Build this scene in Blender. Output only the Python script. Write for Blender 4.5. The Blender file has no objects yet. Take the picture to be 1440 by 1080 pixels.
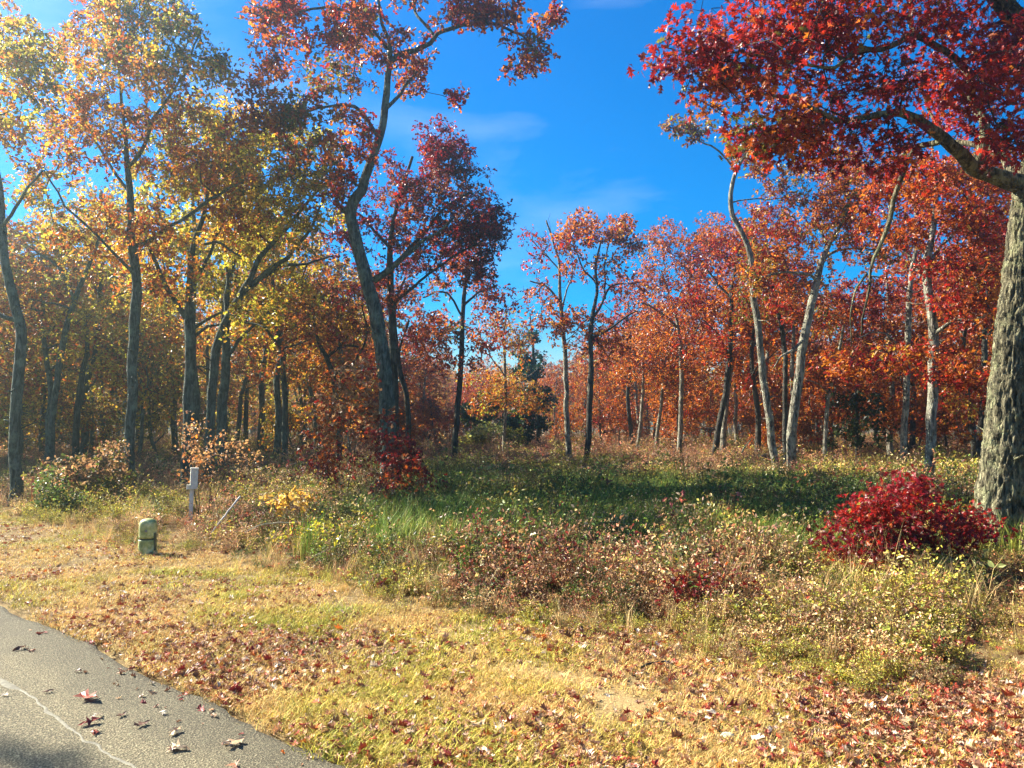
import bpy, math, random
import numpy as np
from mathutils import Vector, Matrix

R = math.radians
sc = bpy.context.scene
COL = sc.collection

# ------------------------------------------------------------------ camera, sky, sun, exposure
F = 1047.0                      # focal length in pixels of a 1440 px wide frame
PITCH = math.atan(60 / F)
CAM_Z = 1.6
cam_d = bpy.data.cameras.new('camera')
cam_d.sensor_width = 36.0
cam_d.lens = 36.0 * F / 1440
cam_d.clip_end = 2000
cam = bpy.data.objects.new('camera', cam_d)
COL.objects.link(cam)
cam.location = (0, 0, CAM_Z)
cam.rotation_euler = (R(90) + PITCH, 0, 0)
sc.camera = cam

SUN_AZ, SUN_EL = R(-66), R(35)  # azimuth from +Y, clockwise positive
SUN = Vector((math.sin(SUN_AZ) * math.cos(SUN_EL), math.cos(SUN_AZ) * math.cos(SUN_EL), math.sin(SUN_EL)))
sun_d = bpy.data.lights.new('sun', 'SUN')
sun_d.energy = 5.0
sun_d.angle = R(0.5)
sun_d.color = (1.0, 0.92, 0.79)
sun = bpy.data.objects.new('sun', sun_d)
COL.objects.link(sun)
sun.location = (-30, 20, 40)
sun.rotation_euler = SUN.to_track_quat('Z', 'Y').to_euler()

world = bpy.data.worlds.new('World')
sc.world = world
world.use_nodes = True
wt = world.node_tree
wt.nodes.clear()
def wn(t, **k):
    n = wt.nodes.new(t)
    for a, b in k.items(): setattr(n, a, b)
    return n
sky = wn('ShaderNodeTexSky', sky_type='NISHITA')
sky.sun_disc = False
sky.sun_elevation = SUN_EL
sky.sun_rotation = SUN_AZ
sky.air_density = 1.0
sky.dust_density = 0.6
sky.ozone_density = 2.0
hs = wn('ShaderNodeHueSaturation')
hs.inputs['Saturation'].default_value = 2.1
hs.inputs['Hue'].default_value = 0.508
hs.inputs['Value'].default_value = 1.25
tc = wn('ShaderNodeTexCoord')
mp = wn('ShaderNodeMapping')
mp.inputs['Scale'].default_value = (1.0, 1.0, 4.0)
mp.inputs['Location'].default_value = (0.37, 0.2, 0.1)
nz = wn('ShaderNodeTexNoise')
nz.inputs['Scale'].default_value = 1.7
nz.inputs['Detail'].default_value = 7
nz.inputs['Roughness'].default_value = 0.55
nz.inputs['Distortion'].default_value = 0.25
cr = wn('ShaderNodeValToRGB')
cr.color_ramp.elements[0].position = 0.53
cr.color_ramp.elements[0].color = (0, 0, 0, 1)
cr.color_ramp.elements[1].position = 0.86
cr.color_ramp.elements[1].color = (0.28, 0.28, 0.28, 1)
mx = wn('ShaderNodeMix', data_type='RGBA')
mx.inputs['B'].default_value = (9.0, 9.6, 10.4, 1)
bg = wn('ShaderNodeBackground')
bg.inputs['Strength'].default_value = 0.045
wo = wn('ShaderNodeOutputWorld')
L = wt.links.new
L(sky.outputs[0], hs.inputs['Color'])
L(tc.outputs['Generated'], mp.inputs[0]); L(mp.outputs[0], nz.inputs[0])
L(nz.outputs[0], cr.inputs[0])
L(cr.outputs[0], mx.inputs['Factor'])
L(hs.outputs[0], mx.inputs['A'])
L(mx.outputs['Result'], bg.inputs[0])
L(bg.outputs[0], wo.inputs[0])

sc.view_settings.view_transform = 'Standard'
sc.view_settings.look = 'None'
sc.view_settings.gamma = 1
sc.view_settings.use_curve_mapping = False
sc.view_settings.exposure = 2.05
sc.render.engine = 'CYCLES'
sc.cycles.max_bounces = 6
sc.cycles.transparent_max_bounces = 4
sc.cycles.use_denoising = True

# ------------------------------------------------------------------ helpers
def P(px, py, d):
    """the point seen at photo pixel (px, py) at forward distance d"""
    x = (px - 720) / F; u = (540 - py) / F
    cy, sy = math.cos(PITCH), math.sin(PITCH)
    dy = cy - u * sy; dz = sy + u * cy
    return np.array([x / dy * d, d, CAM_Z + dz / dy * d])

def hash01(i):
    i = i.astype(np.uint64)
    i = (i ^ (i >> np.uint64(15))) * np.uint64(2246822519)
    i &= np.uint64(0xffffffff)
    i = (i ^ (i >> np.uint64(13))) * np.uint64(3266489917)
    i &= np.uint64(0xffffffff)
    return ((i ^ (i >> np.uint64(16))) & np.uint64(0xffffff)).astype(float) / 0xffffff

def vnoise(p, scale=1.0, seed=0):
    """value noise 0..1 at points p (n,3) or (n,2)"""
    p = np.asarray(p, float)
    if p.shape[1] == 2: p = np.column_stack([p, np.zeros(len(p))])
    q = p * scale + 1000.0
    i = np.floor(q).astype(np.int64); f = q - i; f = f * f * (3 - 2 * f)
    out = 0
    for a in (0, 1):
        for b in (0, 1):
            for c in (0, 1):
                h = hash01((i[:, 0] + a) * 73856093 + (i[:, 1] + b) * 19349663 + (i[:, 2] + c) * 83492791 + seed * 7919)
                w = (f[:, 0] if a else 1 - f[:, 0]) * (f[:, 1] if b else 1 - f[:, 1]) * (f[:, 2] if c else 1 - f[:, 2])
                out = out + h * w
    return out

class MB:
    """collects vertices and polygons (any size) with a colour per vertex"""
    def __init__(s): s.v = []; s.loops = []; s.sizes = []; s.c = []; s.m = []; s.n = 0; s.smooth = []
    def add(s, v, faces, col=None, mat=0, smooth=False):
        """faces: list of (n,k) int arrays"""
        v = np.asarray(v, float)
        s.v.append(v)
        s.c.append(np.ones((len(v), 3)) if col is None else np.broadcast_to(np.asarray(col, float), (len(v), 3)))
        for f in (faces if isinstance(faces, list) else [faces]):
            f = np.asarray(f)
            s.loops.append((f + s.n).ravel()); s.sizes.append(np.full(len(f), f.shape[1]))
            s.m.append(np.full(len(f), mat)); s.smooth.append(np.full(len(f), smooth))
        s.n += len(v)
    def mesh(s, name, mats, colour=True):
        me = bpy.data.meshes.new(name)
        if s.n == 0: return me
        v = np.concatenate(s.v); lo = np.concatenate(s.loops); sz = np.concatenate(s.sizes)
        me.vertices.add(len(v)); me.vertices.foreach_set('co', v.astype(np.float32).ravel())
        me.loops.add(len(lo)); me.loops.foreach_set('vertex_index', lo.astype(np.int32))
        me.polygons.add(len(sz))
        me.polygons.foreach_set('loop_start', np.concatenate([[0], np.cumsum(sz)[:-1]]).astype(np.int32))
        me.polygons.foreach_set('loop_total', sz.astype(np.int32))
        me.polygons.foreach_set('material_index', np.concatenate(s.m).astype(np.int32))
        me.polygons.foreach_set('use_smooth', np.concatenate(s.smooth).astype(bool))
        for m in (mats if isinstance(mats, list) else [mats]): me.materials.append(m)
        if colour:
            c = np.concatenate(s.c)
            a = me.attributes.new('col', 'FLOAT_COLOR', 'POINT')
            a.data.foreach_set('color', np.column_stack([c, np.ones(len(c))]).astype(np.float32).ravel())
        me.update(calc_edges=True)
        return me

def link(name, me, parent=None, loc=None, collection=None):
    o = bpy.data.objects.new(name, me)
    (collection or COL).objects.link(o)
    if parent is not None: o.parent = parent
    if loc is not None: o.location = loc
    return o

def tag(o, label=None, cat=None, group=None, kind=None):
    if label: o['label'] = label
    if cat: o['category'] = cat
    if group: o['group'] = group
    if kind: o['kind'] = kind
    return o

def empty(name, loc, label, cat, group=None):
    return tag(link(name, None, loc=[float(q) for q in loc]), label, cat, group)

def copy_thing(root, loc, rz=0.0, s=1.0, label=None, group=None):
    c = root.copy(); COL.objects.link(c)
    c.location = loc; c.rotation_euler = (0, 0, rz); c.scale = (s, s, s)
    if label: c['label'] = label
    if group: c['group'] = group
    for ch in root.children:
        k = ch.copy(); COL.objects.link(k); k.parent = c
    return c

def resample(pts, rad, step):
    """Catmull-Rom through pts (n,3)"""
    pts = np.asarray(pts, float); rad = np.asarray(rad, float)
    if len(pts) == 2: q = np.vstack([2 * pts[0] - pts[1], pts, 2 * pts[1] - pts[0]])
    else: q = np.vstack([2 * pts[0] - pts[1], pts, 2 * pts[-1] - pts[-2]])
    op, orr = [], []
    for i in range(len(pts) - 1):
        p0, p1, p2, p3 = q[i:i + 4]
        n = max(1, int(np.linalg.norm(p2 - p1) / step))
        t = np.arange(n)[:, None] / n
        op.append(0.5 * (2 * p1 + (p2 - p0) * t + (2 * p0 - 5 * p1 + 4 * p2 - p3) * t ** 2 + (3 * p1 - p0 - 3 * p2 + p3) * t ** 3))
        orr.append(rad[i] + (rad[i + 1] - rad[i]) * t[:, 0])
    op.append(pts[-1:]); orr.append(rad[-1:])
    return np.vstack(op), np.concatenate(orr)

def tube(mb, pts, rad, sides=6, cap=True, col=None, mat=0, rnoise=0.0, seed=0, relief=None):
    pts = np.asarray(pts, float); rad = np.asarray(rad, float)
    n = len(pts)
    if n < 2: return
    t = np.gradient(pts, axis=0)
    t /= np.linalg.norm(t, axis=1)[:, None] + 1e-9
    ref = np.array([1.0, 0.13, 0.05]) if abs(t[:, 0]).mean() < 0.8 else np.array([0.05, 0.1, 1.0])
    a = np.cross(t, ref); a /= np.linalg.norm(a, axis=1)[:, None] + 1e-9
    b = np.cross(t, a)
    th = np.arange(sides) / sides * 2 * np.pi
    rr = np.repeat(rad[:, None], sides, 1)
    if rnoise:
        q = pts[:, None, :] + (a[:, None, :] * np.cos(th)[None, :, None] + b[:, None, :] * np.sin(th)[None, :, None]) * rr[:, :, None]
        rr = rr * (1 + rnoise * (vnoise(q.reshape(-1, 3), 5.0, seed).reshape(n, sides) - 0.5) * 2)
    if relief is not None: rr = rr + relief(n, sides, pts, th)
    v = pts[:, None, :] + (a[:, None, :] * np.cos(th)[None, :, None] + b[:, None, :] * np.sin(th)[None, :, None]) * rr[:, :, None]
    idx = np.arange(n * sides).reshape(n, sides)
    j = np.roll(idx, -1, 1)
    f = np.stack([idx[:-1], j[:-1], j[1:], idx[1:]], -1).reshape(-1, 4)
    fs = [f]
    if cap: fs.append(idx[-1][None, :]); fs.append(idx[0][None, ::-1])
    mb.add(v.reshape(-1, 3), fs, col, mat, True)

# ------------------------------------------------------------------ materials
def nmat(name):
    m = bpy.data.materials.new(name); m.use_nodes = True
    nt = m.node_tree; nt.nodes.clear()
    def N(t, **k):
        n = nt.nodes.new(t)
        for a, b in k.items():
            if a.startswith('i_'): n.inputs[a[2:]].default_value = b
            else: setattr(n, a, b)
        return n
    return m, N, nt.links.new

def ramp(n, stops):
    e = n.color_ramp.elements
    while len(e) < len(stops): e.new(0.5)
    for q, (p, c) in zip(e, stops): q.position = p; q.color = (*c, 1)

def leaf_material(name, trans=0.38, rough=0.5, spec=0.35, tint=False, sat=1.0):
    m, N, K = nmat(name)
    at = N('ShaderNodeAttribute', attribute_name='col')
    out = N('ShaderNodeOutputMaterial')
    col = at.outputs['Color']
    if tint:
        ti = N('ShaderNodeAttribute', attribute_name='tint', attribute_type='INSTANCER')
        mu = N('ShaderNodeMix', data_type='RGBA', blend_type='MULTIPLY'); mu.inputs['Factor'].default_value = 1
        K(col, mu.inputs['A']); K(ti.outputs['Color'], mu.inputs['B']); col = mu.outputs['Result']
    pb = N('ShaderNodeBsdfPrincipled', i_Roughness=rough)
    pb.inputs['Specular IOR Level'].default_value = spec
    tr = N('ShaderNodeBsdfTranslucent')
    ms = N('ShaderNodeMixShader'); ms.inputs[0].default_value = trans
    K(col, pb.inputs['Base Color']); K(col, tr.inputs['Color'])
    K(pb.outputs[0], ms.inputs[1]); K(tr.outputs[0], ms.inputs[2]); K(ms.outputs[0], out.inputs[0])
    return m

def bark_material(name, dark, mid, pale, lichen, lamt=0.5, scale=1.0, bump=0.6):
    m, N, K = nmat(name)
    out = N('ShaderNodeOutputMaterial'); pb = N('ShaderNodeBsdfPrincipled', i_Roughness=0.9)
    pb.inputs['Specular IOR Level'].default_value = 0.15
    tc = N('ShaderNodeTexCoord'); mp = N('ShaderNodeMapping')
    mp.inputs['Scale'].default_value = (17 * scale, 17 * scale, 4.0 * scale)
    n1 = N('ShaderNodeTexNoise', i_Scale=1.0, i_Detail=6.0, i_Roughness=0.62, i_Distortion=0.8)
    r1 = N('ShaderNodeValToRGB'); ramp(r1, [(0.36, dark), (0.50, mid), (0.66, pale)])
    n2 = N('ShaderNodeTexNoise', i_Scale=4.2 * scale, i_Detail=5.0, i_Roughness=0.65)
    r2 = N('ShaderNodeValToRGB'); ramp(r2, [(0.50, (0, 0, 0)), (0.62, (lamt,) * 3)])
    mx = N('ShaderNodeMix', data_type='RGBA'); mx.inputs['B'].default_value = (*lichen, 1)
    bp = N('ShaderNodeBump', i_Strength=bump, i_Distance=0.03)
    K(tc.outputs['Object'], mp.inputs[0]); K(mp.outputs[0], n1.inputs[0]); K(n1.outputs[0], r1.inputs[0])
    K(tc.outputs['Object'], n2.inputs[0]); K(n2.outputs[0], r2.inputs[0])
    K(r2.outputs[0], mx.inputs['Factor']); K(r1.outputs[0], mx.inputs['A'])
    K(mx.outputs['Result'], pb.inputs['Base Color'])
    vo = N('ShaderNodeTexVoronoi', i_Scale=1.0, feature='DISTANCE_TO_EDGE'); mv = N('ShaderNodeMapping'); mv.inputs['Scale'].default_value = (22 * scale, 22 * scale, 7 * scale)
    nd = N('ShaderNodeVectorMath', operation='MULTIPLY_ADD'); nd.inputs[1].default_value = (1.2, 1.2, 1.2)
    K(tc.outputs['Object'], mv.inputs[0]); K(n1.outputs['Color'], nd.inputs[0]); K(mv.outputs[0], nd.inputs[2]); K(nd.outputs[0], vo.inputs['Vector'])
    cl = N('ShaderNodeMath', operation='MINIMUM'); cl.inputs[1].default_value = 0.22; K(vo.outputs['Distance'], cl.inputs[0])
    sm = N('ShaderNodeMath', operation='MULTIPLY_ADD'); sm.inputs[1].default_value = 2.2; K(cl.outputs[0], sm.inputs[0]); K(n1.outputs[0], sm.inputs[2])
    K(sm.outputs[0], bp.inputs['Height']); K(bp.outputs[0], pb.inputs['Normal']); K(pb.outputs[0], out.inputs[0])
    return m

def plain(name, c, rough=0.7, spec=0.3, var=0.25, scale=8.0, c2=None, bump=0.0):
    m, N, K = nmat(name)
    out = N('ShaderNodeOutputMaterial'); pb = N('ShaderNodeBsdfPrincipled', i_Roughness=rough)
    pb.inputs['Specular IOR Level'].default_value = spec
    tc = N('ShaderNodeTexCoord'); n1 = N('ShaderNodeTexNoise', i_Scale=scale, i_Detail=5.0, i_Roughness=0.6)
    r1 = N('ShaderNodeValToRGB')
    c2 = c2 or tuple(q * (1 - var) for q in c)
    ramp(r1, [(0.38, c2), (0.62, c)])
    K(tc.outputs['Object'], n1.inputs[0]); K(n1.outputs[0], r1.inputs[0]); K(r1.outputs[0], pb.inputs['Base Color'])
    if bump:
        bp = N('ShaderNodeBump', i_Strength=bump, i_Distance=0.01)
        K(n1.outputs[0], bp.inputs['Height']); K(bp.outputs[0], pb.inputs['Normal'])
    K(pb.outputs[0], out.inputs[0])
    return m

LEAF = leaf_material('autumn_leaf', 0.58, 0.38, 0.5)
LEAF_TINT = leaf_material('understory_leaf', 0.30, 0.45, 0.45, tint=True)
GRASS_TINT = leaf_material('grass_blade', 0.25, 0.6, 0.25, tint=True)
DRY = leaf_material('fallen_leaf', 0.15, 0.5, 0.4)
DRY_TINT = leaf_material('litter_leaf', 0.12, 0.5, 0.4, tint=True)
BARK_OAK = bark_material('bark_big_oak', (0.016, 0.015, 0.009), (0.10, 0.09, 0.055), (0.28, 0.25, 0.15), (0.26, 0.265, 0.14), 0.6, 1.0, 1.0)
BARK_PALE = bark_material('bark_pale_oak', (0.022, 0.02, 0.015), (0.15, 0.137, 0.10), (0.40, 0.37, 0.29), (0.38, 0.39, 0.28), 0.6, 1.0, 0.9)
BARK_GREY = bark_material('bark_grey_oak', (0.018, 0.022, 0.018), (0.065, 0.075, 0.06), (0.15, 0.17, 0.14), (0.15, 0.20, 0.14), 0.7, 1.0, 0.9)
BARK_DARK = bark_material('bark_dark_oak', (0.010, 0.009, 0.007), (0.04, 0.035, 0.028), (0.10, 0.09, 0.072), (0.12, 0.135, 0.095), 0.5, 1.0, 0.8)
TWIG = bark_material('bark_twig', (0.016, 0.013, 0.010), (0.04, 0.033, 0.025), (0.09, 0.078, 0.06), (0.11, 0.115, 0.085), 0.3, 1.5, 0.2)

# ------------------------------------------------------------------ leaf templates (y along the leaf, unit length)
def leaf_template(half, curl, fold, split=True):
    """half outline from base to tip; two n-gons folded along the midrib"""
    h = np.array(half, float)
    k = len(h)
    right = h.copy(); left = h[1:-1].copy(); left[:, 0] *= -1
    xy = np.vstack([right, left])
    z = fold * np.abs(xy[:, 0]) - curl * xy[:, 1] ** 2
    v = np.column_stack([xy, z])
    fr = np.arange(k)[None, :]
    fl = np.array([[0] + [k - 1] + list(range(k + k - 3, k - 1, -1))])
    return v, [fr, fl]
def lobed(tips, sinus, curl, fold, tip=1.0, droop=0.12):
    """oak leaf: a narrow body with pointed lobes; sinus points have one more entry than tips"""
    m = len(sinus)
    v = [(0, 0, 0)]; mid = []; lt = []; rt = []
    def zz(x, y): return fold * abs(x) - curl * (y - .3) ** 2
    for x, y in sinus:
        mid.append(len(v)); v.append((0, y, zz(0, y))); rt.append(len(v)); v.append((x, y, zz(x, y))); lt.append(len(v)); v.append((-x, y, zz(x, y)))
    top = len(v); v.append((0, tip, zz(0, tip) - droop * .5))
    tris = [(0, rt[0], mid[0]), (0, mid[0], lt[0]), (mid[-1], rt[-1], top), (mid[-1], top, lt[-1])]; quads = []
    for i in range(m - 1):
        quads += [(mid[i], rt[i], rt[i + 1], mid[i + 1]), (lt[i], mid[i], mid[i + 1], lt[i + 1])]
    for i, (x, y) in enumerate(tips):
        a = len(v); v.append((x, y, zz(x, y) - droop * (i % 2))); b = len(v); v.append((-x, y, zz(x, y) - droop * ((i + 1) % 2)))
        tris += [(rt[i], a, rt[i + 1]), (lt[i], lt[i + 1], b)]
    return np.array(v, float), [np.array(quads), np.array(tris)]
OAK_L = lobed([(.24, .32), (.38, .60), (.27, .90)], [(.05, .14), (.09, .36), (.10, .60), (.08, .80)], .45, .25)
OAK_N = leaf_template([(0, 0), (.03, .10), (.07, .16), (.27, .22), (.08, .36), (.38, .55), (.09, .62), (.25, .86), (.07, .83), (0, 1.0)], 0.18, 0.25)
OAK_M = leaf_template([(0, 0), (.30, .28), (.12, .46), (.32, .74), (0, 1)], 0.2, 0.3)
OVAL = leaf_template([(0, 0), (.24, .35), (.22, .65), (0, 1)], 0.2, 0.35)
RHOMB = (np.array([[0, 0, 0], [.30, .5, .06], [0, 1, -.12], [-.30, .5, .06]], float), [np.array([[0, 1, 2, 3]])])

def add_leaves(mb, tmpl, base, direc, normal, size, col, mat=0):
    n = len(base)
    if n == 0: return
    tv, tf = tmpl
    d = direc / (np.linalg.norm(direc, axis=1)[:, None] + 1e-9)
    x = np.cross(d, normal); x /= np.linalg.norm(x, axis=1)[:, None] + 1e-9
    z = np.cross(x, d)
    v = base[:, None, :] + size[:, None, None] * (tv[None, :, 0, None] * x[:, None] + tv[None, :, 1, None] * d[:, None] + tv[None, :, 2, None] * z[:, None])
    k = len(tv)
    off = (np.arange(n) * k)[:, None, None]
    faces = [(off + f[None]).reshape(-1, f.shape[1]) for f in tf]
    mb.add(v.reshape(-1, 3), faces, np.repeat(col, k, 0), mat, False)

def pick_colours(rng, pal, pos, nscale=0.6, jit=0.28):
    """palette [(rgb, weight)]: whole sprays share a colour, single leaves stray"""
    w = np.array([q[1] for q in pal], float); w /= w.sum(); cw = np.cumsum(w)
    c = np.array([q[0] for q in pal], float)
    u = vnoise(pos, nscale, int(rng.integers(1e6)))
    u = np.clip((u - 0.5) * 1.9 + 0.5, 0, 0.999)
    u = np.where(rng.random(len(pos)) < 0.45, rng.random(len(pos)), u)
    i = np.clip(np.searchsorted(cw, u), 0, len(pal) - 1)
    return c[i] * np.exp(rng.normal(0, jit, (len(pos), 1))) * (1 + rng.normal(0, 0.06, (len(pos), 3)))

# ------------------------------------------------------------------ tree builder
def grow(rng, sk_p, sk_r, targets, bf=0.12, step=0.35, wob=0.13):
    """joins every target to the nearest branch; returns node arrays"""
    n0 = len(sk_p)
    pos = [np.array(q) for q in sk_p]; par = [-1] * n0; plen = [0.0] * n0; tip = [False] * n0
    T = np.asarray(targets, float); M = len(T)
    dist = np.linalg.norm(T[:, None] - np.asarray(sk_p)[None], axis=2)
    b = dist.argmin(1); cost = dist[np.arange(M), b]
    alive = np.ones(M, bool)
    for _ in range(M):
        i = int(np.where(alive, cost, 1e9).argmin())
        alive[i] = False
        s = pos[b[i]]; e = T[i]; dv = e - s; Ld = np.linalg.norm(dv)
        k = max(1, int(round(Ld / step)))
        w = rng.normal(0, 1, 3); w -= dv * (w @ dv) / (Ld * Ld + 1e-9); w *= wob * Ld / (np.linalg.norm(w) + 1e-9)
        w[2] += 0.06 * Ld
        p = b[i]; new = []
        for j in range(1, k + 1):
            t = j / k
            q = s + dv * t + w * (4 * t * (1 - t)) + (rng.normal(0, 0.025, 3) if j < k else 0)
            pos.append(q); par.append(p); plen.append(plen[p] + Ld / k); tip.append(j == k)
            p = len(pos) - 1; new.append(p)
        NP = np.array([pos[q] for q in new]); NL = np.array([plen[q] for q in new])
        dd = np.linalg.norm(T[:, None] - NP[None], axis=2) + bf * NL[None]
        m = dd.argmin(1); dm = dd[np.arange(M), m]
        up = alive & (dm < cost)
        cost[up] = dm[up]; b[up] = np.array(new)[m[up]]
    return np.array(pos), np.array(par), np.array(tip), n0

def branch_mesh(mb, pos, par, n0, sk_r, r0, sides=5, mat=0, expo=0.45):
    n = len(pos)
    cnt = np.zeros(n); kids = [[] for _ in range(n)]
    for i in range(n - 1, n0 - 1, -1):
        if not kids[i]: cnt[i] = 1
        cnt[par[i]] += cnt[i] if par[i] >= n0 else 0
        kids[par[i]].append(i)
    rad = r0 * np.maximum(cnt, 1) ** expo
    rad[:n0] = sk_r
    for i in range(n0, n):
        rad[i] = min(rad[i], rad[par[i]] * (0.75 if par[i] < n0 else 1.0))
    starts = []
    for i in range(n):
        ks = kids[i]
        if i < n0: starts += [(i, k) for k in ks]
        elif len(ks) > 1:
            ks = sorted(ks, key=lambda q: -cnt[q]); starts += [(i, k) for k in ks[1:]]
    for a, k in starts:
        ch = [a, k]
        while kids[k]:
            k = max(kids[k], key=lambda q: cnt[q]); ch.append(k)
        r = rad[ch].copy(); r[0] = min(r[0], r[1] * 1.25); r[-1] *= 0.6
        tube(mb, pos[ch], r, sides if r[1] > 0.012 else max(3, sides - 2), False, None, mat)

def lobes_to_points(rng, lobes, d, gap=0.42):
    """lobes (px, py, rx, ry, n[, depth offset, depth radius]) to points in clumps with gaps"""
    out = []
    for lb in lobes:
        cx, cy, rx, ry, n = lb[:5]
        dz = lb[5] if len(lb) > 5 else 0.0
        rz = lb[6] if len(lb) > 6 else max(rx, ry) * d / F * 0.75
        got = 0; tries = 0; sd = int(rng.integers(1e6))
        while got < n and tries < 60:
            tries += 1
            u = rng.normal(0, 1, (n * 3, 3)); u /= np.linalg.norm(u, axis=1)[:, None]
            u *= rng.random((len(u), 1)) ** (1 / 2.4)
            dd = d + dz + u[:, 2] * rz
            q = np.array([P(cx + a * rx * d / (d + dz), cy + c * ry * d / (d + dz), y) for (a, c), y in zip(u[:, :2], dd)])
            q = q[vnoise(q, 1.1, sd) > gap]
            q = q[:n - got]; got += len(q); out.append(q)
    return np.vstack(out)

def foliage(rng, mb, tips, pal, tmpl, size, ros=3, per=7, spread=0.26, twigs=None, droop=0.25, mat=0, bare=0.0, single=False):
    n = len(tips)
    if bare: tips = tips[rng.random(n) > bare]; n = len(tips)
    off = rng.normal(0, 1, (n, ros, 3)); off /= np.linalg.norm(off, axis=2)[:, :, None]
    off *= spread * rng.uniform(0.3, 1.0, (n, ros, 1)); off[:, :, 2] *= 0.7
    c = (tips[:, None] + off).reshape(-1, 3)
    if twigs is not None:
        for t, q in zip(np.repeat(tips, ros, 0), c): tube(twigs, [t, q], [0.004, 0.0025], 3, False)
    b = np.repeat(c, per, 0)
    dirs = rng.normal(0, 1, (len(b), 3)) + np.repeat(off.reshape(-1, 3) / spread, per, 0) * 0.9
    dirs[:, 2] -= droop
    nor = rng.normal(0, 0.75, (len(b), 3)); nor[:, 2] += 0.8
    b = b + rng.normal(0, 0.05, b.shape)
    sz = size * rng.uniform(0.5, 1.25, len(b))
    col = np.clip(pick_colours(rng, pal, b), 0.002, 0.8)
    if single: return b, dirs, nor, sz, col
    add_leaves(mb, tmpl, b, dirs, nor, sz, col, mat)

class TreeData: pass

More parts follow.
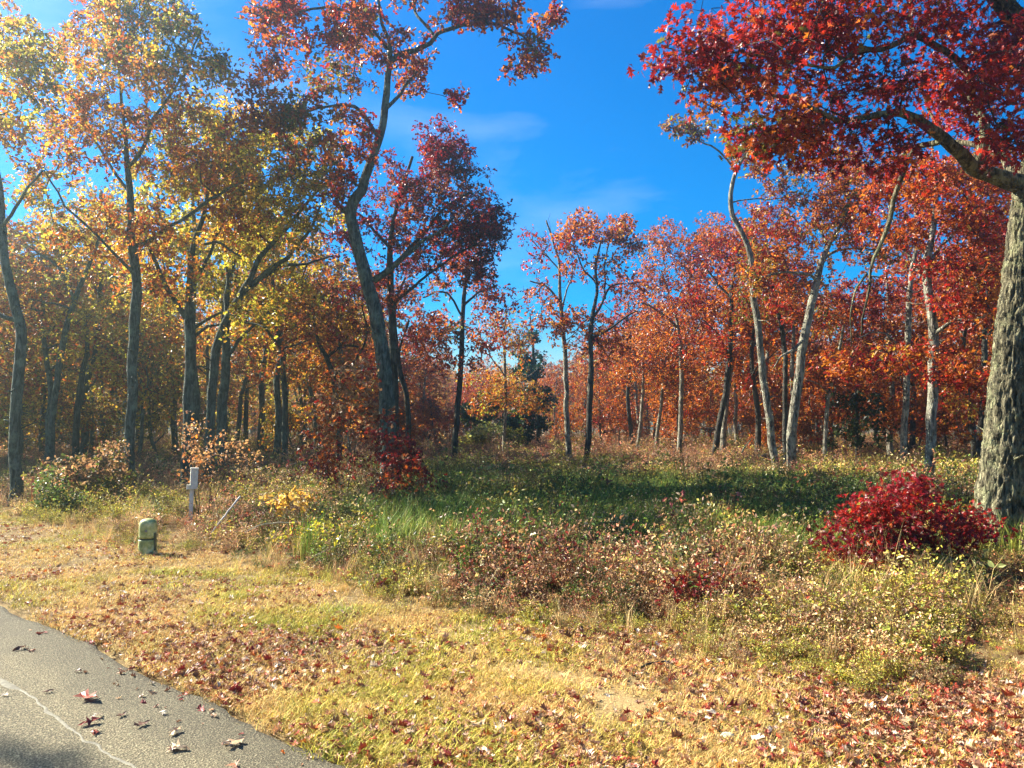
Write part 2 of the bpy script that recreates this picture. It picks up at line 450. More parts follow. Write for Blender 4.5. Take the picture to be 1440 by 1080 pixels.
def traced_tree(name, label, d, paths, lobes, pal, bark, leaf=0.12, tmpl=OAK_M, ros=3, per=7, spread=0.26,
                group=None, r0=0.0055, seed=1, gap=0.42, bare=0.0, subtwigs=False, sides=12, relief=None,
                base=None, cat='tree', flare=1.4, single_leaves=0, wk=0.76, parts=('trunk', 'limb')):
    """a tree whose trunk and limbs follow paths of (px, py, width px[, depth offset]); first path is the trunk"""
    rng = np.random.default_rng(seed)
    pp = []
    for i, pa in enumerate(paths):
        p = np.array([P(q[0], q[1], d + (q[3] if len(q) > 3 else 0)) for q in pa])
        r = np.array([q[2] * 0.5 * d / F * wk * math.cos(math.atan((q[0] - 720) / F)) for q in pa])
        if i == 0:
            g = p[0].copy(); h = g[2]
            lean = (p[0] - p[1]) / max(0.2, abs(p[0][2] - p[1][2])) * 0.5
            g = g + lean * h; g[2] = -0.08
            mid = p[0] * 0.75 + g * 0.25
            p = np.vstack([g, mid, p]) if h > 0.25 else np.vstack([g, p])
            r = np.concatenate([[r[0] * flare], [r[0] * 1.08], r]) if h > 0.25 else np.concatenate([[r[0] * flare], r])
            origin = np.array([g[0], g[1], 0.0])
        pp.append((p, r))
    root = empty(name, origin, label, cat, group)
    sk_p, sk_r = [], []
    for i, (p, r) in enumerate(pp):
        p = p - origin
        hero = relief is not None and i == 0
        q, rr = resample(p, r, 0.15)
        k = len(q); win = np.minimum(1, np.minimum(np.arange(k), np.arange(k)[::-1] + (2 if i else 0)) / 5)[:, None]
        amp = 0.025 if i == 0 else 0.085
        kink = np.column_stack([vnoise(q, 1.7, seed * 31 + i * 5 + c) for c in range(3)]) - .5
        kink2 = np.column_stack([vnoise(q, 4.5, seed * 37 + i * 5 + c) for c in range(3)]) - .5
        q = q + (kink * amp * 2 + kink2 * amp * .7) * win
        p, r = q, rr
        if hero: q, rr = resample(p, r, 0.03)
        mb = MB()
        tube(mb, q, rr, 110 if hero else (sides if i == 0 else max(6, sides - 3)), True, None, 0, 0.07, seed + i, relief if hero else None)
        link(parts[0] if i == 0 else parts[1], mb.mesh(name + '_wood', bark), root)
        s = (p[::2], r[::2]) if len(p) > 4 else (p, r)
        keep = s[0][:, 2] > (2.2 if i == 0 else 0.3)
        if keep.sum() == 0: keep = s[0][:, 2] > 0.5 * s[0][-1, 2]
        sk_p.append(s[0][keep]); sk_r.append(s[1][keep])
    sk_p = np.vstack(sk_p); sk_r = np.concatenate(sk_r)
    if d < 30:                                                   # dead stubs and twigs low on the trunk
        mb = MB(); tp, tr = pp[0]
        q, rr = resample(tp - origin, tr, .2)
        lowi = np.where((q[:, 2] > .9) & (q[:, 2] < 5.5))[0]
        for k in rng.choice(lowi, min(len(lowi), 9), replace=False) if len(lowi) else []:
            a = rng.uniform(0, 6.283); L_ = rng.choice([.08, .25, .5, .9], p=[.3, .3, .25, .15]) * rng.uniform(.7, 1.2)
            dv = np.array([math.cos(a), math.sin(a), rng.uniform(-.2, .5)]); r0_ = min(.022, rr[k] * .3) if L_ < .3 else .010
            e1 = q[k] + dv * (L_ * .5 + rr[k] * .9) + rng.normal(0, .03, 3); e2 = q[k] + dv * (L_ + rr[k] * .9) + rng.normal(0, .07, 3) * min(1, L_ * 2)
            tube(mb, [q[k], e1, e2], [r0_, r0_ * .8, r0_ * .4], 5, True)
            if L_ > .35:
                e3 = e1 + rng.normal(0, .2, 3); tube(mb, [e1, e3], [r0_ * .5, r0_ * .25], 4, True)
        if mb.n: tag(link('dead_twigs', mb.mesh('dead_twigs', bark), root), kind='stuff')
    if lobes:
        tg = lobes_to_points(rng, lobes, d, gap) - origin
        tg = tg[tg[:, 2] > 0.35]
        pos, par, tip, n0 = grow(rng, sk_p, sk_r, tg)
        tw = MB(); branch_mesh(tw, pos, par, n0, sk_r, r0)
        lv = MB()
        got = foliage(rng, lv, pos[tip], pal, tmpl, leaf, ros, per, spread, tw if subtwigs else None, bare=bare, single=single_leaves > 0)
        tag(link('branches', tw.mesh(name + '_branches', TWIG), root), kind='stuff')
        if single_leaves:
            b, di, no, sz, co = got
            w = b + origin
            inside = (np.abs(w[:, 0] / w[:, 1] * F) < 710) & ((w[:, 2] - CAM_Z) / w[:, 1] * F < 595)
            rank = np.argsort(np.where(inside, np.linalg.norm(w, axis=1) / sz, 1e9))
            pick = rank[:single_leaves]; rest = rank[single_leaves:]
            add_leaves(lv, tmpl, b[rest], di[rest], no[rest], sz[rest], co[rest])
            shades = {}
            pc = np.array([q[0] for q in pal])
            for q in pick:
                k = (int(np.argmin(np.linalg.norm(pc - co[q], axis=1))), int(q) % 3)
                if k not in shades:
                    m1 = MB(); m1.add(tmpl[0] * np.array([1 + .1 * (k[1] - 1), 1, 1 + .6 * (k[1] - 1)]), tmpl[1], pc[k[0]] * (0.8 + .2 * k[1])); shades[k] = m1.mesh('leaf', LEAF)
                o = link('leaf', shades[k], root)
                dv = Vector(di[q]).normalized(); xv = dv.cross(Vector(no[q])).normalized(); zv = xv.cross(dv)
                M = Matrix((xv, dv, zv)).transposed().to_4x4(); M.translation = Vector(b[q])
                o.matrix_local = M @ Matrix.Scale(float(sz[q]), 4)
        me = lv.mesh(name + '_leaves', LEAF)
        tag(link('crown', me, root), kind='stuff' if single_leaves else None)
    return root

# ------------------------------------------------------------------ palettes (linear base colours)
RED   = (0.31, 0.018, 0.009); BRED = (0.44, 0.035, 0.010); DRED = (0.17, 0.010, 0.010); WINE = (0.09, 0.010, 0.014)
RUST  = (0.34, 0.075, 0.012); ORNG = (0.48, 0.145, 0.014); BRWN = (0.17, 0.065, 0.026); TAN = (0.33, 0.19, 0.085)
GOLD  = (0.45, 0.24, 0.028);  OLIV = (0.15, 0.14, 0.022); YGRN = (0.30, 0.28, 0.03);  GREN = (0.07, 0.10, 0.018)
YELL  = (0.60, 0.38, 0.03)
PAL_REDOAK = [(RED, 5), (BRED, 1.5), (DRED, 5), (RUST, 2.5), (ORNG, 0.8), (OLIV, .4)]
PAL_WINE   = [(DRED, 6), (RED, 2), (WINE, 2.5), (RUST, 2), (BRWN, .8)]
PAL_MIXRED = [(RED, 2.5), (RUST, 4), (DRED, 1.5), (ORNG, 3), (BRWN, .8), (OLIV, 0.7)]
PAL_ORANGE = [(RUST, 4), (ORNG, 4), (RED, 1.2), (GOLD, 1.3), (BRWN, 1.2)]
LORG = (.58, .20, .025); LGLD = (.60, .34, .035); LYGR = (.44, .38, .035)
PAL_RUSTOL = [(RUST, 2.2), (LORG, 2.8), (LGLD, 2.2), (LYGR, 3.0), (OLIV, 2.2)]
PAL_YELGRN = [(LYGR, 5), (OLIV, 1.2), (LGLD, 3), (LORG, 1.4)]
PAL_BROWN  = [(BRWN, 1.2), (RUST, 3), (OLIV, 1.5), (LGLD, 2), (LORG, 2.2), (DRED, 0.4)]
PAL_GOLD   = [(GOLD, 3), (ORNG, 3), (YGRN, 1.5), (RUST, 2)]

# ------------------------------------------------------------------ layout functions of the place (metres, seen from above)
RA = np.array([-0.757, 3.59]); RU = np.array([-0.765, 0.643]); RN = np.array([0.643, 0.765])
def road_s(x, y): return (x - RA[0]) * RN[0] + (y - RA[1]) * RN[1]       # >0 on the verge
EX = np.array([-60, -25, -14, -9.4, -6.84, -4.75, -3.63, -2.56, -1.6, -.51, .24, .98, 1.65, 2.23, 3.2, 8, 60])
EY = np.array([62, 27, 17.5, 13.7, 11.55, 9.57, 9.05, 8.37, 7.6, 6.7, 6.3, 5.85, 5.2, 4.75, 4.3, 2.8, -10])
def edge_s(x, y): return y - np.interp(x, EX, EY)                         # >0 in the shrubs
def seg_dist(x, y, pts):
    best = np.full(np.shape(x), 1e9)
    for a, b in zip(pts[:-1], pts[1:]):
        a = np.array(a); b = np.array(b); ab = b - a
        t = np.clip(((x - a[0]) * ab[0] + (y - a[1]) * ab[1]) / (ab @ ab), 0, 1)
        best = np.minimum(best, np.hypot(x - a[0] - ab[0] * t, y - a[1] - ab[1] * t))
    return best
PATH = [(-0.55, 5.95), (-0.05, 5.35), (0.35, 4.85), (0.62, 4.45)]
def bare_amt(x, y):
    n = vnoise(np.column_stack([x, y]), 2.2, 5) - 0.5 + 0.6 * (vnoise(np.column_stack([x, y]), 6, 6) - 0.5)
    return np.clip(1.25 - (seg_dist(x, y, PATH) + n * 0.6) / 0.42, 0, 1)

# ------------------------------------------------------------------ ground and road
def ground_material():
    m, N, K = nmat('ground_soil')
    out = N('ShaderNodeOutputMaterial'); pb = N('ShaderNodeBsdfPrincipled', i_Roughness=0.95)
    pb.inputs['Specular IOR Level'].default_value = 0.1
    tc = N('ShaderNodeTexCoord')
    n1 = N('ShaderNodeTexNoise', i_Scale=14.0, i_Detail=8.0, i_Roughness=0.7)
    n2 = N('ShaderNodeTexNoise', i_Scale=90.0, i_Detail=4.0, i_Roughness=0.7)
    r1 = N('ShaderNodeValToRGB'); ramp(r1, [(0.30, (0.09, 0.06, 0.03)), (0.5, (0.22, 0.155, 0.07)), (0.7, (0.36, 0.27, 0.13))])
    r2 = N('ShaderNodeValToRGB'); ramp(r2, [(0.30, (0.25, 0.165, 0.06)), (0.55, (0.42, 0.30, 0.13)), (0.75, (0.54, 0.42, 0.21))])
    at = N('ShaderNodeAttribute', attribute_name='bare')
    mx = N('ShaderNodeMix', data_type='RGBA')
    bp = N('ShaderNodeBump', i_Strength=0.8, i_Distance=0.02)
    for n in (n1, n2): K(tc.outputs['Object'], n.inputs[0])
    K(n1.outputs[0], r1.inputs[0]); K(n2.outputs[0], r2.inputs[0])
    K(at.outputs['Fac'], mx.inputs['Factor']); K(r1.outputs[0], mx.inputs['A']); K(r2.outputs[0], mx.inputs['B'])
    K(mx.outputs['Result'], pb.inputs['Base Color']); K(n2.outputs[0], bp.inputs['Height']); K(bp.outputs[0], pb.inputs['Normal'])
    K(pb.outputs[0], out.inputs[0])
    return m
gx = np.concatenate([[-900, -400, -200, -100, -60, -40, -28, -20], np.arange(-14, 14.01, 0.16), [20, 28, 40, 60, 100, 200, 400, 900]])
gy = np.concatenate([[-900, -300, -100, -40, -15, -5], np.arange(0, 18.01, 0.16), np.arange(19, 40, 1.5), [50, 70, 100, 160, 300, 900]])
GX, GY = np.meshgrid(gx, gy)
gxy = np.column_stack([GX.ravel(), GY.ravel()])
gs = road_s(gxy[:, 0], gxy[:, 1])
gz = 0.05 * (vnoise(gxy, 0.5, 1) - 0.5) + 0.03 * (vnoise(gxy, 2.0, 2) - 0.5)
gz = np.where(gs < 0.15, -0.05, gz * np.clip((gs - 0.15) / 0.5, 0, 1))
def ground_z(x, y):
    xy = np.column_stack([np.atleast_1d(x), np.atleast_1d(y)])
    s = road_s(xy[:, 0], xy[:, 1])
    z = 0.05 * (vnoise(xy, 0.5, 1) - 0.5) + 0.03 * (vnoise(xy, 2.0, 2) - 0.5)
    return np.where(s < 0.15, 0.0, z * np.clip((s - 0.15) / 0.5, 0, 1))
nx, ny = len(gx), len(gy)
gi = np.arange(nx * ny).reshape(ny, nx)
mb = MB(); mb.add(np.column_stack([gxy, gz]), np.stack([gi[:-1, :-1], gi[:-1, 1:], gi[1:, 1:], gi[1:, :-1]], -1).reshape(-1, 4), smooth=True)
gme = mb.mesh('ground', ground_material(), False)
a = gme.attributes.new('bare', 'FLOAT', 'POINT'); a.data.foreach_set('value', bare_amt(gxy[:, 0], gxy[:, 1]).astype(np.float32))
ground = tag(link('ground', gme), kind='structure', label='straw coloured ground under the grass and shrubs')

def asphalt_material():
    m, N, K = nmat('asphalt')
    out = N('ShaderNodeOutputMaterial'); pb = N('ShaderNodeBsdfPrincipled', i_Roughness=0.85)
    pb.inputs['Specular IOR Level'].default_value = 0.3
    tc = N('ShaderNodeTexCoord')
    v = N('ShaderNodeTexVoronoi', i_Scale=105.0)
    n1 = N('ShaderNodeTexNoise', i_Scale=160.0, i_Detail=4.0, i_Roughness=0.7)
    n3 = N('ShaderNodeTexNoise', i_Scale=1.6, i_Detail=6.0, i_Roughness=0.6)
    r1 = N('ShaderNodeValToRGB'); ramp(r1, [(0.28, (0.020, 0.016, 0.008)), (0.50, (0.125, 0.106, 0.060)), (0.74, (0.37, 0.32, 0.19))])
    mxn = N('ShaderNodeMix', data_type='FLOAT'); mxn.inputs['Factor'].default_value = 0.45
    at = N('ShaderNodeAttribute', attribute_name='worn')
    mx = N('ShaderNodeMix', data_type='RGBA', blend_type='MULTIPLY'); mx.inputs['Factor'].default_value = 1
    r3 = N('ShaderNodeValToRGB'); ramp(r3, [(0.0, (0.50, 0.50, 0.50)), (0.35, (0.85, 0.85, 0.85)), (1.0, (1.35, 1.32, 1.25))])
    ad = N('ShaderNodeMath', operation='MULTIPLY_ADD'); ad.inputs[1].default_value = 0.35
    bp = N('ShaderNodeBump', i_Strength=1.0, i_Distance=0.012)
    for n in (v, n1, n3): K(tc.outputs['Object'], n.inputs[0])
    K(n1.outputs[0], mxn.inputs['A']); K(v.outputs['Distance'], mxn.inputs['B'])
    K(mxn.outputs['Result'], r1.inputs[0])
    K(n3.outputs[0], ad.inputs[0]); K(at.outputs['Fac'], ad.inputs[2]); K(ad.outputs[0], r3.inputs[0])
    K(r1.outputs[0], mx.inputs['A']); K(r3.outputs[0], mx.inputs['B'])
    K(mx.outputs['Result'], pb.inputs['Base Color'])
    K(mxn.outputs['Result'], bp.inputs['Height']); K(bp.outputs[0], pb.inputs['Normal']); K(pb.outputs[0], out.inputs[0])
    return m
# the road runs along RU; across it s goes from 0 (edge of the verge) to -6 m
ts = np.concatenate([np.arange(-40, -3, 1.5), np.arange(-3, 12, 0.1), np.arange(12, 110, 2.0)])
ss = np.concatenate([[0.0], -np.arange(0.02, 0.6, 0.06), -np.arange(0.6, 3.1, 0.2), [-4, -5, -6, -6.02]])
TT, SS = np.meshgrid(ts, ss)
wv = (vnoise(np.column_stack([TT.ravel(), 0 * TT.ravel()]), 2.3, 9) - 0.5) * 0.10 + (vnoise(np.column_stack([TT.ravel(), 0 * TT.ravel()]), 9, 10) - 0.5) * 0.05
sv = SS.ravel() + wv * np.exp(SS.ravel() / 0.15)
rxy = RA[None] + TT.ravel()[:, None] * RU[None] + sv[:, None] * RN[None]
rz = np.where(SS.ravel() == 0, -0.04, 0.012) + np.clip(-SS.ravel(), 0, 3) * 0.006
rz = np.where(SS.ravel() < -6.01, -0.05, rz)
ri = np.arange(len(ts) * len(ss)).reshape(len(ss), len(ts))
mb = MB(); mb.add(np.column_stack([rxy, rz]), np.stack([ri[:-1, :-1], ri[:-1, 1:], ri[1:, 1:], ri[1:, :-1]], -1).reshape(-1, 4)[:, ::-1], smooth=True)
rme = mb.mesh('road', asphalt_material(), False)
sworn = -SS.ravel() + (vnoise(rxy, 3, 4) - 0.5) * 0.25
worn = np.interp(sworn, [0, 0.25, 0.42, 0.55, 0.75, 1.2, 6], [0.05, 0.12, 0.28, 0.62, 0.40, 0.33, 0.33])
a = rme.attributes.new('worn', 'FLOAT', 'POINT'); a.data.foreach_set('value', worn.astype(np.float32))
road = tag(link('road', rme), kind='structure', label='grey asphalt road with a sealed crack along its edge')
def road_z(x, y): return 0.012 + np.clip(-road_s(x, y), 0, 3) * 0.006

CR = [(-60, 905, 7), (0, 942, 8), (14, 949, 10), (22, 957, 24), (30, 961, 22), (40, 965, 8), (52, 972, 8), (72, 986, 8), (85, 998, 11), (92, 1003, 11), (104, 1011, 10), (118, 1020, 10), (131, 1029, 8), (146, 1037, 7), (152, 1041, 9), (166, 1051, 8), (190, 1066, 9), (215, 1080, 9), (262, 1112, 9)]
cp = np.array([[(px - 720) / F * 1675 / (py - 600), 1675 / (py - 600), w / F * 1675 / (py - 600)] for px, py, w in CR])
cq, cw_ = resample(np.column_stack([cp[:, :2], 0 * cp[:, 0]]), cp[:, 2], 0.025)
cq[:, :2] += (np.column_stack([vnoise(cq, 14, 3), vnoise(cq, 14, 4)]) - 0.5) * 0.035
cw_ = cw_ * (0.35 + 0.7 * vnoise(cq, 16, 8))
tn = np.gradient(cq[:, :2], axis=0); tn /= np.linalg.norm(tn, axis=1)[:, None]; pn = np.column_stack([-tn[:, 1], tn[:, 0]])
l_ = cq[:, :2] + pn * cw_[:, None] * 0.5; r_ = cq[:, :2] - pn * cw_[:, None] * 0.5
zz = road_z(cq[:, 0], cq[:, 1])
mb = MB(); k = len(cq)
mb.add(np.vstack([np.column_stack([l_, zz - 0.004]), np.column_stack([cq[:, :2], zz + 0.007]), np.column_stack([r_, zz - 0.004])]),
       [np.stack([np.arange(k - 1), np.arange(k - 1) + k, np.arange(1, k) + k, np.arange(1, k)], -1)[:, ::-1],
        np.stack([np.arange(k - 1) + k, np.arange(k - 1) + 2 * k, np.arange(1, k) + 2 * k, np.arange(1, k) + k], -1)[:, ::-1]], smooth=True)
link('crack_seal', mb.mesh('crack_seal', plain('crack_sealant', (0.21, 0.195, 0.14), 0.75, 0.2, 0.35, 30), False), road)

# ------------------------------------------------------------------ trees traced from the photograph
def oak_relief(n, sides, pts, th):
    z = np.linspace(0, 1, n)
    out = np.zeros((n, sides))
    zz = np.concatenate([[0], np.cumsum(np.linalg.norm(np.diff(pts, axis=0), axis=1))])
    T_, Z_ = np.meshgrid(th, zz)
    q = np.column_stack([np.cos(T_.ravel()) * 5.0, np.sin(T_.ravel()) * 5.0, Z_.ravel() * 4.0])
    w = np.column_stack([vnoise(q * .8, 1.0, 30 + k) for k in range(3)]) * 2 - 1
    q = q + w * np.array([.9, .9, 1.3])
    w = np.column_stack([vnoise(q * 2.1, 1.0, 40 + k) for k in range(3)]) * 2 - 1
    q = q + w * .40
    ridge = 1 - np.abs(vnoise(q * np.array([2.1, 2.1, 1.3]), 1.0, 32) * 2 - 1)
    ridge2 = 1 - np.abs(vnoise(q * np.array([4.6, 4.6, 3.0]), 1.0, 33) * 2 - 1)
    flare = np.exp(-Z_.ravel() / 0.28) * 0.09 * (0.3 + np.cos(T_.ravel() * 5 + 1.0) ** 2)
    return (0.062 * (ridge - 0.6) + 0.028 * (ridge2 - 0.6)).reshape(n, sides) + flare.reshape(n, sides)

OAK = traced_tree('oak_tree', 'massive mossy oak trunk with bright red crown, at the right edge of the picture', 9.4,
    [[(1406, 768, 76), (1408, 740, 73), (1410, 700, 69), (1417, 600, 60), (1426, 500, 54), (1435, 400, 48), (1443, 300, 44), (1452, 255, 44), (1464, 170, 36, .2), (1462, 90, 30, .2), (1440, 38, 26, 0), (1405, 0, 22, -.2), (1360, -50, 16, -.4)],
     [(1446, 262, 34), (1420, 255, 30), (1395, 246, 26), (1369, 236, 23, -.1), (1340, 205, 19, -.3), (1308, 180, 16, -.4), (1275, 164, 12, -.5), (1226, 167, 9, -.7), (1181, 167, 7, -.9), (1130, 150, 5, -1.0), (1060, 130, 3.5, -1.1)],
     [(1374, 238, 20, -.1), (1379, 200, 17), (1379, 175, 15), (1362, 150, 13, .1), (1361, 106, 12, .2), (1344, 86, 11, .2), (1320, 65, 11, .1), (1291, 51, 10, 0), (1247, 63, 8, -.3), (1206, 74, 7, -.5), (1165, 98, 5, -.7), (1100, 78, 4, -.9), (1020, 75, 3, -1.0)],
     [(1291, 53, 9, 0), (1281, 36, 7, .2), (1281, 0, 6, .3), (1290, -50, 4, .5)],
     [(1440, 250, 20, .1), (1410, 225, 15, .6), (1380, 200, 11, 1.1), (1330, 185, 8, 1.5), (1290, 120, 5, 1.8)],
     [(1330, 196, 12, -.3), (1316, 200, 10, -.1), (1293, 204, 9, .1), (1272, 240, 8, .2), (1256, 277, 7.5, .2), (1239, 322, 7, .2), (1230, 350, 5.5, .2), (1217, 383, 4.5, .2), (1215, 430, 3.5, .2), (1212, 472, 2, .2)],
     [(1219, 385, 4, .2), (1206, 405, 3, .1), (1200, 440, 2.5, .1), (1197, 490, 1.5, .1)]],
    [(1000, 85, 75, 60, 46, -1.0, .9), (955, 70, 36, 40, 14, -1.0, .5), (1100, 105, 100, 80, 62, -.8, 1.3), (1090, 30, 110, 50, 55, -.5, 1.3), (1200, 30, 100, 55, 52, -.4, 1.3),
     (1100, 180, 90, 45, 52, -.8, 1.0), (1225, 120, 70, 50, 36, -.5, 1.0), (1230, 205, 80, 40, 30, -.5, 1.0), (1070, 205, 35, 22, 12, -.9, .5), (1400, 110, 60, 70, 60, -.6, 1.0), (1330, 130, 70, 60, 50, .6, 1.0), (1330, 20, 60, 50, 36, .3, 1), (1420, 190, 40, 35, 26, -.6, .6), (1300, -40, 160, 40, 50, .2, 1.5), (1120, -40, 130, 40, 50, -.5, 1.3), (1430, 50, 40, 50, 24, -.8, .5)],
    PAL_REDOAK, BARK_OAK, leaf=0.118, tmpl=OAK_L, ros=3, per=6, spread=0.30, r0=0.005, seed=3, gap=0.40, subtwigs=True, relief=oak_relief, flare=1.12, wk=1.05, single_leaves=300)

MAIN = traced_tree('oak_tree', 'tall crooked oak with a pale cut stub, rising from the dark red bush', 17,
    [[(546, 600, 30), (544, 560, 29), (540, 520, 28), (535, 475, 27), (525, 430, 26), (513, 382, 25), (503, 340, 23), (494, 305, 22), (497, 285, 21), (508, 268, 19), (514, 250, 18), (521, 230, 17), (531, 203, 16), (538, 178, 15), (541, 145, 14), (544, 110, 12), (547, 85, 11), (547, 60, 8, -.2), (538, 35, 6, -.4), (533, 0, 5, -.6), (520, -50, 4, -.6)],
     [(498, 300, 15), (488, 296, 14), (482, 293, 12)],
     [(525, 395, 15), (540, 385, 13), (563, 366, 10, -.3), (590, 341, 7, -.5), (606, 328, 5, -.7), (640, 305, 4, -.9)],
     [(545, 95, 10), (558, 80, 10), (575, 71, 9.5), (605, 60, 9, -.2), (617, 46, 8, -.3), (650, 33, 7, -.5), (700, 36, 5, -.7), (732, 48, 4, -.8), (748, 72, 3, -.9)],
     [(612, 52, 6, -.2), (596, 30, 5.5, 0), (586, 8, 5, .2), (590, -40, 3, .4)],
     [(543, 152, 8), (558, 138, 7, .3), (582, 108, 6, .6), (604, 80, 4, .8)],
     [(533, 195, 8), (518, 172, 7.5, -.2), (500, 150, 7, -.4), (470, 146, 5, -.7), (430, 155, 4, -1.0), (390, 158, 3, -1.2)],
     [(546, 70, 6, -.1), (510, 30, 5, -.6), (470, 12, 5, -.9), (420, 22, 4, -1.2), (360, 10, 3, -1.4)]],
    [(430, 30, 90, 50, 75, -1, 1.2), (370, 20, 50, 35, 25, -1.2, .8), (400, 120, 70, 45, 55, -1, 1.0), (520, 40, 70, 45, 50, -.3, 1.2), (630, 10, 80, 30, 45, -.4, .9), (720, 25, 60, 32, 45, -.8, .7), (745, 70, 38, 28, 22, -.9, .5), (790, 30, 20, 22, 10, -.9, .3), (725, 95, 20, 12, 7, -.9, .3), (590, 105, 45, 40, 30, .6, .8),
     (460, 190, 90, 45, 60, -.8, 1.0), (370, 175, 60, 40, 50, -1, .8), (440, 250, 70, 45, 50, .4, 1.2), (480, 100, 50, 50, 40, .2, 1), (500, -50, 150, 40, 60, -.5, 1.5), (620, 130, 25, 18, 8, .7, .3), (560, 75, 60, 40, 25, 0, .8)],
    PAL_MIXRED, BARK_GREY, leaf=0.125, tmpl=OAK_M, seed=5, gap=0.45, subtwigs=True, ros=3, per=6)

